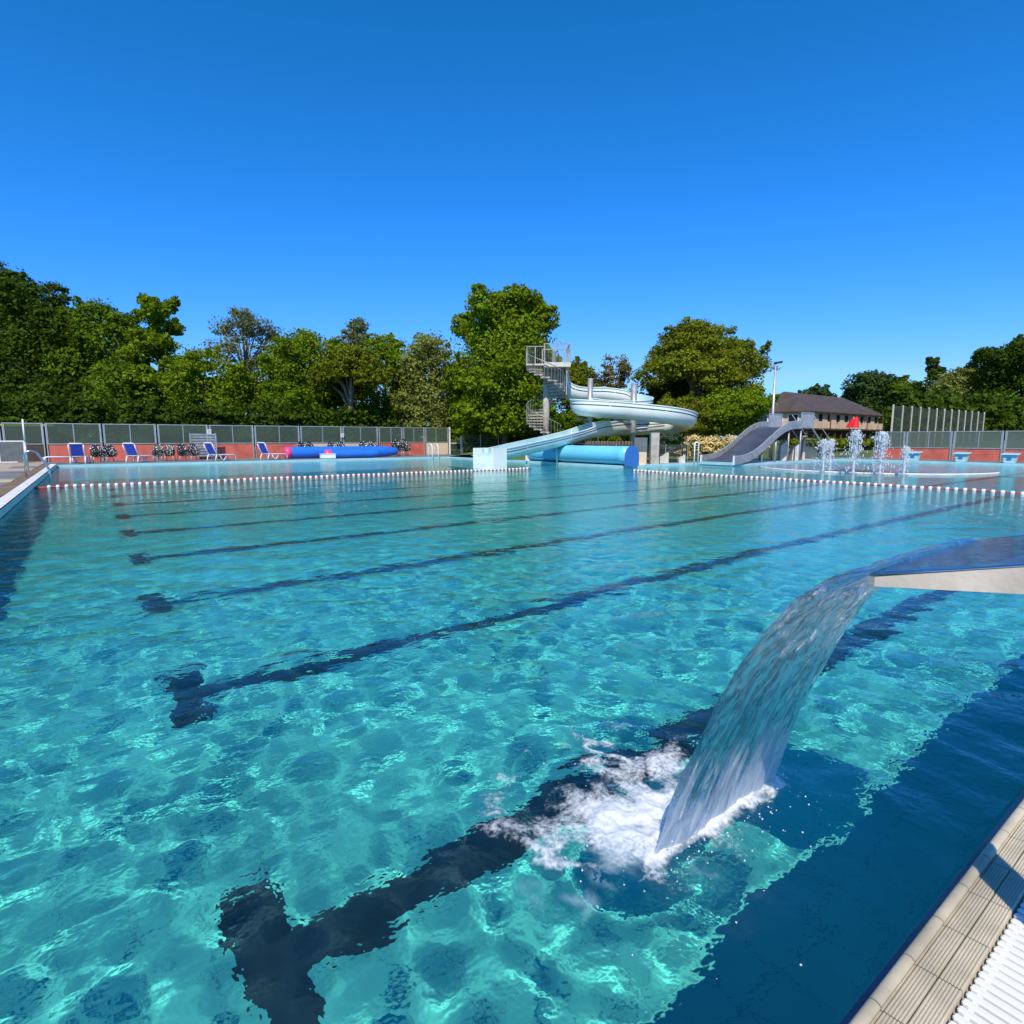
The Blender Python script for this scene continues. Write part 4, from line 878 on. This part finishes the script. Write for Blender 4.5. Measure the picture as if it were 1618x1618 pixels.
# local axes: a along the long front running away to the right, c along the short side running left
qa = at(1394, 655, 97.); da = Vector((qa.x-cor.x, qa.y-cor.y, 0)); LA = da.length; da.normalize(); dc = Vector((-da.y, da.x, 0))
LC = 9.5; zf = at(1278, 676, BD).z; ze = at(1278, 650, BD).z; zr = at(1237, 621, BD+8).z
def bl(a, c, z_): return tuple(da*a+dc*c+Vector((0,0,z_-1.)))
def bbox(b, a0, a1, c0, c1, z0, z1):
    b.add([bl(a0,c0,z0),bl(a1,c0,z0),bl(a1,c1,z0),bl(a0,c1,z0),bl(a0,c0,z1),bl(a1,c0,z1),bl(a1,c1,z1),bl(a0,c1,z1)], [(0,3,2,1),(4,5,6,7),(0,1,5,4),(1,2,6,5),(2,3,7,6),(3,0,4,7)]); return b
wl_ = MB(); bbox(wl_, .3, LA-.5, .35, LC, zf-.1, ze); wl_.build('upper_wall', M['bwall'], bd)
bs_ = MB(); bbox(bs_, 1.0, LA-1, 1.2, LC-.6, .2, zf-.25); bs_.build('base_wall', M['wood_dark'], bd)
fs = MB(); bbox(fs, -.4, LA+.3, -.4, LC+.2, zf-.25, zf-.1); fs.build('balcony_floor', M['wood_dark'], bd)
rf = MB(); ov = .25; e0 = [(-ov,-ov),(LA+ov,-ov),(LA+ov,LC+ov),(-ov,LC+ov)]; h0 = LC/2
v = [bl(a,c,ze-.05) for a, c in e0]+[bl(a,c,ze+.1) for a, c in e0]+[bl(h0*.5, h0, zr), bl(LA-h0*.8, h0, zr)]
rf.add(v, [(3,2,1,0),(0,1,5,4),(1,2,6,5),(2,3,7,6),(3,0,4,7),(4,5,9,8),(5,6,9),(6,7,8,9),(7,4,8)]); rf.build('roof', M['roof'], bd)
nW = 9
for i in range(nW):
    a = 1.6+i*(LA-3.2)/(nW-1)
    w_ = MB(); bbox(w_, a-.55, a+.55, .29, .35-.002, zf+.75, ze-.25); wo_ = w_.build('window', M['wood_dark'], bd)
    g_ = MB(); bbox(g_, a-.45, a-.04, .25, .288, zf+.82, ze-.32); bbox(g_, a+.04, a+.45, .25, .288, zf+.82, ze-.32); g_.build('glass', M['glass_dark'], wo_)
for c in (2.2, 4.4, 6.6, 8.6):
    w_ = MB(); bbox(w_, .24, .30-.002, c-.75, c+.75, zf+.85, ze-.3); wo_ = w_.build('window', M['coping'], bd)
    g_ = MB(); bbox(g_, .20, .238, c-.62, c+.62, zf+.95, ze-.4); g_.build('glass', M['glass_dark'], wo_)
nB = 13
for i in range(nB):
    a = -.2+i*(LA+.2)/(nB-1); b = MB(); bbox(b, a-.09, a+.09, -.3, -.12, zf-.1, ze-.05); 
    if i % 3 == 0: b.build('balcony_post', M['wood_dark'], bd)
    k = MB(); bbox(k, a-.1, a+.1, -.1, .1, .2, zf-.25); k.build('stilt', M['wood_dark'], bd)
for i in range(nB-1):
    a = -.2+i*(LA+.2)/(nB-1); st_ = (LA+.2)/(nB-1); b = MB(); bbox(b, a+.15, a+st_-.35, -.32, -.26, zf, zf+.95); b.build('balcony_panel', M['bwall'], bd)
b = MB(); bbox(b, -.32, -.26, .2, LC, zf, zf+.7); b.build('balcony_panel', M['bwall'], bd)
# red parasol closed on the balcony
p = at(1348, 674, 76.); ps = thing('parasol', 'bright red half folded parasol before the pavilion balcony', 'parasol', (p.x, p.y, 1.0))
z1 = p.z-1.0
MB().tube([(0,0,0),(0,0,z1+1.3)], .04, 8).build('pole', M['white'], ps)
b = MB(); n = 20; v = []
for j, (r_, zz) in enumerate(((.70,z1-.10),(.62,z1+.3),(.44,z1+.8),(.28,z1+1.15),(.02,z1+1.28))):
    for i in range(n): a = 2*PI*i/n; k = r_*(1+.22*math.cos(3*a+.5)); v.append((k*math.cos(a)+.10*j*_cy, k*math.sin(a)-.10*j*_sy, zz))
b.add(v, [(j*n+i, j*n+(i+1)%n, j*n+n+(i+1)%n, j*n+n+i) for j in range(4) for i in range(n)]); b.build('canopy', M['parasol'], ps, smooth=True)

# ---------------------------------------------------------------- trees and shrubs
LEAF = {}
def leaf_mat(key, col, tr=.35): LEAF[key] = mat('leaves_'+key, col, .7, 0, .25, .35, spec=.12, translucent=tr, island=.4); return LEAF[key]
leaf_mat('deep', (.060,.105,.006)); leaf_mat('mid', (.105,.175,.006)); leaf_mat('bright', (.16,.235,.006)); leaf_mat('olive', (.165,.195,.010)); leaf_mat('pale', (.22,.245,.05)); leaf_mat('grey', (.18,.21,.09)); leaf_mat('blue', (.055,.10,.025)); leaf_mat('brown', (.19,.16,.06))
def leaf_cloud(r, blobs, n, size, shell=.55, flat=.0, aspect=.62):
    """blobs: (centre, radii). Boughs sit over each blob, leaves lie on the boughs and loosely between them."""
    V = []
    vol = np.array([(b[1][0]*b[1][2]+b[1][1]*b[1][2])**.9 for b in blobs]); vol = vol/vol.sum()
    for (c, rad), w in zip(blobs, vol):
        c = np.array(c); rad = np.array(rad); nn = max(60, int(n*w)); mr_ = (rad.prod())**(1/3)
        nc = max(5, int(nn/130))
        d = r.normal(size=(nc, 3)); d /= np.linalg.norm(d, axis=1)[:, None]
        q = r.uniform(shell, .93, nc)
        cc = c+d*rad*q[:, None]
        cr_ = mr_*r.uniform(.20, .46, nc)
        k = r.integers(0, nc, nn)
        ld = r.normal(size=(nn, 3)); ld /= np.linalg.norm(ld, axis=1)[:, None]
        ld[:, 2] = np.where(ld[:, 2] < 0, ld[:, 2]*.5, ld[:, 2])
        lp = cc[k]+ld*cr_[k][:, None]*(r.uniform(.15, 1.25, nn)**.55)[:, None]*np.array([1.2, 1.2, .72])
        loose = r.random(nn) < .33
        dd = r.normal(size=(nn, 3)); dd /= np.linalg.norm(dd, axis=1)[:, None]
        lp = np.where(loose[:, None], c+dd*rad*(r.uniform(.25, 1.0, nn)**.5)[:, None], lp)
        nrm = ld+.8*r.normal(size=(nn, 3))+d[k]*.7+np.array([0, 0, .45]); nrm /= np.linalg.norm(nrm, axis=1)[:, None]
        a = np.cross(nrm, r.normal(size=(nn, 3))); a /= np.linalg.norm(a, axis=1)[:, None]; b = np.cross(nrm, a)
        s = size*r.uniform(.55, 1.4, nn)[:, None]
        V.append(np.stack([lp-a*s, lp-b*s*aspect+nrm*s*.15, lp+a*s, lp+b*s*aspect+nrm*s*.15], 1))
    V = np.concatenate(V); return V.reshape(-1, 3), np.arange(len(V)*4).reshape(-1, 4)
def tree(name, label, cat, px, pbase_depth, ptop, pw, key, n=9000, size=.2, low=688, shape='round', trunk='trunk', group=None, seed=1, gz=None, limbs=5, sparse=False, pbottom=None, lean=0.):
    """px, ptop, pw: bearing, top and crown width as seen; depth in metres."""
    r = np.random.default_rng(seed); dep = pbase_depth; k = dep/FPX
    base = at(px, 690, dep); gz = hill(base.x, base.y)-.05 if gz is None else gz
    top = at(px, ptop, dep).z; w = pw*k/2; zb = at(px, pbottom or low, dep).z; zb = max(zb, gz+.1)
    t = thing(name, label, cat, (base.x, base.y, gz), 0, group); H = top-gz; zb -= gz; ch = H-zb
    blobs = []
    if shape == 'round':
        blobs = [((0,0,zb+ch*.5), (w*.78,w*.78,ch*.5))]
        for i in range(9):
            a = r.uniform(0, 6.28); q = r.uniform(.45, .8); zz = zb+ch*r.uniform(.15, .85); s = r.uniform(.28, .45)
            ww = w*math.sqrt(max(.1, 1-((zz-zb)/ch*2-1)**2)); blobs.append(((ww*q*math.cos(a), ww*q*math.sin(a), zz), (w*s, w*s, min(ch*.22, w*s*.9))))
        blobs.append(((r.uniform(-.2,.2)*w, 0, H-ch*.14), (w*.35, w*.35, ch*.14))); blobs.append(((0,0,zb+ch*.16), (w*.8,w*.8,ch*.18)))
    elif shape == 'cone':
        for i in range(16):
            f_ = i/15; zz = zb+ch*(.04+.9*f_); ww = w*(1-f_)**.75*.95+.1*w; a = r.uniform(0, 6.28)
            blobs.append(((ww*.42*math.cos(a), ww*.42*math.sin(a), zz), (ww*.66, ww*.66, ch*.10)))
    elif shape == 'tiers':
        for i in range(14):
            f_ = i/13; zz = zb+ch*(.05+.92*f_); ww = w*(1-.72*f_**1.5); a = r.uniform(0, 6.28); q = r.uniform(.25, .6)
            blobs.append(((ww*q*math.cos(a), ww*q*math.sin(a), zz), (ww*.62, ww*.62, ch*.055)))
    elif shape == 'big':
        blobs = [((0,0,zb+ch*.42), (w*.80,w*.80,ch*.42)), ((w*.05,0,zb+ch*.68), (w*.66,w*.66,ch*.30))]
        for i in range(22):
            a = r.uniform(0, 6.28); f_ = r.uniform(.05, .92); zz = zb+ch*f_; ww = w*(.92 if f_ < .6 else .92*(1-((f_-.6)/.42)**2)+.08)*r.uniform(.72, .92); s = r.uniform(.2, .32)
            blobs.append(((ww*math.cos(a), ww*math.sin(a), zz), (w*s, w*s, ch*.10)))
        blobs.append(((-.02*w,0,H-ch*.07),(w*.16,w*.16,ch*.07))); blobs.append(((0,0,zb+ch*.15),(w*.85,w*.85,ch*.16)))
    elif shape == 'umbrella':
        for i in range(26):
            a = r.uniform(0, 6.28); q = math.sqrt(r.uniform(0, 1))*.74; zz = zb+ch*(.78-.72*q*q+r.uniform(-.14, .10)); s = r.uniform(.28, .42)
            blobs.append(((w*q*math.cos(a), w*q*math.sin(a), zz), (w*s, w*s, ch*.17)))
        blobs.append(((w*.15,0,H-ch*.13),(w*.4,w*.4,ch*.13)))
    elif shape == 'airy':
        for i in range(34):
            a = r.uniform(0, 6.28); q = math.sqrt(r.uniform(0, 1))*.8; f_ = r.uniform(.05, .95); ww = w*math.sqrt(max(.08, 1-(f_*2-1)**2))
            blobs.append(((ww*q*math.cos(a), ww*q*math.sin(a), zb+ch*f_), (w*.30, w*.30, ch*.10)))
    if not sparse:                                                # ragged sprays breaking the outline
        for i in range(34):
            bb = blobs[r.integers(0, len(blobs))]; d = r.normal(size=3); d /= np.linalg.norm(d); d[2] = abs(d[2])*1.1 if r.random() < .75 else d[2]
            c = np.array(bb[0])+d*np.array(bb[1])*r.uniform(.95, 1.12); q = w*r.uniform(.05, .11); blobs.append((tuple(c), (q, q, q*r.uniform(.8, 1.7))))
    V, Fc = leaf_cloud(r, blobs, int(n*(3.2 if not sparse else 3.0)), size*.70, .2 if sparse else .5)
    V[:, 0] += lean*V[:, 2]
    np_mesh('crown', V, Fc, LEAF[key], t)
    tr_ = MB(); rt = max(.09, H*.018); zf_ = zb+ch*.35
    tr_.tube([(0,0,-.1),(r.normal(0,.08),r.normal(0,.08),zf_*.5),(r.normal(0,.15)+lean*zf_,r.normal(0,.15),zf_),(lean*H*.8,0,zb+ch*.75)], [rt*1.25,rt,rt*.75,rt*.25], 9)
    for bb in blobs[:limbs*2]:
        c = Vector(bb[0]); z0 = min(zf_, max(H*.18, c.z*.55)); mid_ = Vector((c.x*.35, c.y*.35, z0+(c.z-z0)*.55))
        tr_.tube([(lean*z0, 0, z0), mid_, c], [rt*.55, rt*.36, rt*.12], 6)
    tr_.build('trunk', M[trunk], t, smooth=True); return t
LT = 'trees behind the left glass fence'
tree('broadleaf_tree', 'very tall dark tree cut by the left picture edge', 'tree', 2, 57, 388, 120, 'deep', 18000, .22, shape='big', seed=2, group=LT)
tree('broadleaf_tree', 'dark broad tree second from the left edge, sloping to the right', 'tree', 72, 55, 438, 150, 'deep', 16000, .22, shape='big', seed=3, group=LT)
tree('broadleaf_tree', 'dark round headed tree behind the first chair stack', 'tree', 172, 56, 472, 140, 'mid', 13000, .22, shape='round', seed=4, group=LT)
tree('broadleaf_tree', 'tiered bright green tree with a spiky top at the left', 'tree', 264, 53, 482, 200, 'bright', 14000, .21, shape='tiers', seed=5, group=LT)
tree('birch_tree', 'thin grey green tree with sky showing through', 'tree', 395, 60, 490, 140, 'grey', 4200, .17, shape='airy', seed=6, group=LT, sparse=True, pbottom=640, trunk='trunk_pale', limbs=12)
tree('broadleaf_tree', 'low bushy green tree in front of the thin grey tree', 'tree', 330, 51, 548, 150, 'bright', 6500, .19, shape='round', seed=7, group=LT)
tree('broadleaf_tree', 'low dark bushy tree below the tiered bright tree', 'tree', 205, 51, 570, 150, 'mid', 7500, .2, shape='round', seed=27, group=LT)
tree('broadleaf_tree', 'low bushy tree at the foot of the dark trees far left', 'tree', 85, 51, 600, 130, 'deep', 6000, .2, shape='round', seed=28, group=LT)
tree('broadleaf_tree', 'rounded bright tree left of the olive tree with a pale trunk', 'tree', 484, 56, 518, 175, 'bright', 12000, .2, shape='round', seed=8, group=LT)
tree('birch_tree', 'open grey topped tree peeking out above the olive tree', 'tree', 562, 64, 508, 95, 'grey', 3200, .18, shape='airy', seed=9, group=LT, sparse=True, pbottom=600, trunk='trunk_pale')
tree('broadleaf_tree', 'olive brown tree with a pale trunk above the blue inflatable', 'tree', 556, 51, 542, 120, 'olive', 9000, .17, shape='umbrella', seed=10, group=LT, pbottom=640, trunk='trunk_pale', limbs=4)
tree('broadleaf_tree', 'green tree filling the gap right of the olive tree', 'tree', 612, 57, 528, 140, 'bright', 10000, .2, shape='round', seed=11, group=LT)
tree('willow_tree', 'pale feathery willow touching the left flank of the tallest central tree', 'tree', 684, 53, 526, 125, 'pale', 9500, .17, shape='round', seed=12, group=LT)
tree('broadleaf_tree', 'low green tree left of the thin trunk above the fence', 'tree', 450, 52, 600, 120, 'mid', 6500, .19, shape='round', seed=29, group=LT)
tree('maple_tree', 'tallest dense green tree behind the spiral stair', 'tree', 798, 50, 458, 182, 'bright', 30000, .19, low=690, shape='big', seed=13)
RT = 'trees behind the tube slide'
tree('broadleaf_tree', 'small light green tree right of the stair tower platform', 'tree', 908, 60, 566, 75, 'olive', 6000, .19, shape='round', seed=14, group=RT)
tree('hawthorn_tree', 'thin brownish tree with twiggy top between tower and wide tree', 'tree', 966, 60, 562, 85, 'brown', 4200, .16, shape='airy', seed=15, group=RT, limbs=12, sparse=True)
tree('acacia_tree', 'wide umbrella shaped tree with visible limbs right of the tube slide', 'tree', 1092, 55, 512, 212, 'olive', 24000, .18, shape='umbrella', seed=16, group=RT, pbottom=648, trunk='trunk_pale', limbs=4)
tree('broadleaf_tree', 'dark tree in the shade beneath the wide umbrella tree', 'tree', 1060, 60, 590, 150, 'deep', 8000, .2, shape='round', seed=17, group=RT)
tree('laurel_shrub', 'big bright green shrub under the right side of the wide tree', 'shrub', 1148, 50, 612, 132, 'bright', 11000, .17, shape='round', seed=18, group=RT)
tree('laurel_shrub', 'dull green shrub behind the concrete post', 'shrub', 1082, 49, 626, 95, 'olive', 6500, .15, shape='round', seed=19, group=RT)
tree('laurel_shrub', 'dark green shrub below the front loop of the tube slide', 'shrub', 905, 46, 650, 70, 'mid', 4500, .15, shape='round', seed=20, group=RT)
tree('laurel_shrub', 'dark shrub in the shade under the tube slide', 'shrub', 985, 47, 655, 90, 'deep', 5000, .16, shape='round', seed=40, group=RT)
FT = 'trees far behind the pavilion and ball net'
tree('pine_tree', 'small distant tree showing above the pavilion roof ridge', 'tree', 1285, 150, 610, 70, 'blue', 3500, .5, shape='umbrella', seed=21, group=FT, low=660)
tree('pine_tree', 'dark dense tree rising right of the pavilion roof', 'tree', 1374, 118, 584, 105, 'blue', 9000, .36, shape='round', seed=22, group=FT)
tree('broadleaf_tree', 'yellow green low tree touching the end of the pavilion roof', 'tree', 1352, 120, 618, 75, 'bright', 5000, .34, shape='round', seed=23, group=FT, low=680)
tree('pine_tree', 'spiky topped tree above the middle of the ball net', 'tree', 1462, 108, 570, 80, 'deep', 5500, .32, shape='tiers', seed=24, group=FT)
tree('broadleaf_tree', 'green tree between the dark dense tree and the spiky one', 'tree', 1428, 112, 600, 80, 'mid', 6000, .32, shape='round', seed=33, group=FT)
tree('willow_tree', 'pale olive rounded willow behind the right half of the ball net', 'tree', 1508, 98, 580, 110, 'pale', 8500, .28, shape='round', seed=25, group=FT, trunk='trunk_pale', limbs=7)
tree('broadleaf_tree', 'large dark tree rising at the right picture edge', 'tree', 1592, 92, 534, 130, 'deep', 15000, .32, shape='big', seed=26, group=FT)
tree('broadleaf_tree', 'low dark tree right of the last net post', 'tree', 1570, 84, 620, 85, 'mid', 6000, .28, shape='round', seed=30, group=FT)
tree('broadleaf_tree', 'tall dark tree further back behind the pale willow', 'tree', 1545, 125, 575, 90, 'deep', 6000, .4, shape='round', seed=31, group=FT)
tree('broadleaf_tree', 'dark tree behind the left end of the ball net', 'tree', 1412, 106, 640, 60, 'mid', 4500, .25, shape='round', seed=32, group=FT)
# hedges and flower beds
def hedge(name, label, cat, a, c, hgt, dep, key, n, size, z0=0., flowers=None):
    a = Vector((*a, z0)); c = Vector((*c, z0)); d = c-a; Ln = d.length; t = thing(name, label, cat, a, math.atan2(d.y, d.x)); r = np.random.default_rng(int(Ln*100))
    blobs = [((Ln*(i+.5)/max(1, int(Ln/1.2)), r.uniform(-.2,.2), hgt*.5), (.95, dep/2, hgt*r.uniform(.46,.58))) for i in range(max(1, int(Ln/1.2)))]
    V, Fc = leaf_cloud(r, blobs, n, size, .4); np_mesh('foliage', V, Fc, LEAF[key], t)
    if flowers:
        V, Fc = leaf_cloud(r, [((b_[0][0],b_[0][1],b_[0][2]+.06),(b_[1][0]*1.06,b_[1][1]*1.06,b_[1][2]*1.06)) for b_ in blobs], flowers[0], flowers[2], .85, 0, .9); np_mesh('blossom', V, Fc, flowers[1], t)
    return t
M['cream_fl'] = mat('cream_petals', (.78,.62,.28), .7, 0, .15, 2, translucent=.2, island=.2)
hedge('hedge', 'long dark hedge filling the space under the trees behind the left fence', 'hedge', (-8,49.5), (25,49.5), 4.3, 2.4, 'deep', 60000, .17)
hedge('hedge', 'dull green hedge on the grassy bank left of the spiral stair', 'hedge', (24.5,45.5), (38,42.5), 3.2, 2.0, 'mid', 24000, .17)
hedge('hedge', 'hedge closing the view below the right hand trees', 'hedge', (38,42.5), (52,36), 4.6, 2.4, 'mid', 30000, .19)
hedge('hedge', 'long dark hedge behind the ball net at right', 'hedge', (74,27.5), (112,21), 6.0, 3., 'deep', 30000, .3, 1.)
hedge('hedge', 'green slope of shrubs below the pavilion balcony', 'hedge', (50,27), (60,23.), .85, 3.0, 'olive', 12000, .15, .6)
p = at(1063, 700, 37.5); hedge('flowering_bush', 'rounded bush dotted with cream flowers behind the concrete post', 'bush', (p.x-.85*_cy, p.y+.85*_sy), (p.x+.85*_cy, p.y-.85*_sy), 1.35, 1.5, 'mid', 2200, .09, .35, (1800, M['cream_fl'], .045))
p0 = at(1086, 700, 41); p1 = at(1200, 700, 41); hedge('flowering_hedge', 'bank of yellow cream flowers behind the wide steel slide', 'flower bed', (p0.x, p0.y), (p1.x, p1.y), 1.35, 1.5, 'olive', 2500, .09, .2, (11000, M['cream_fl'], .05))
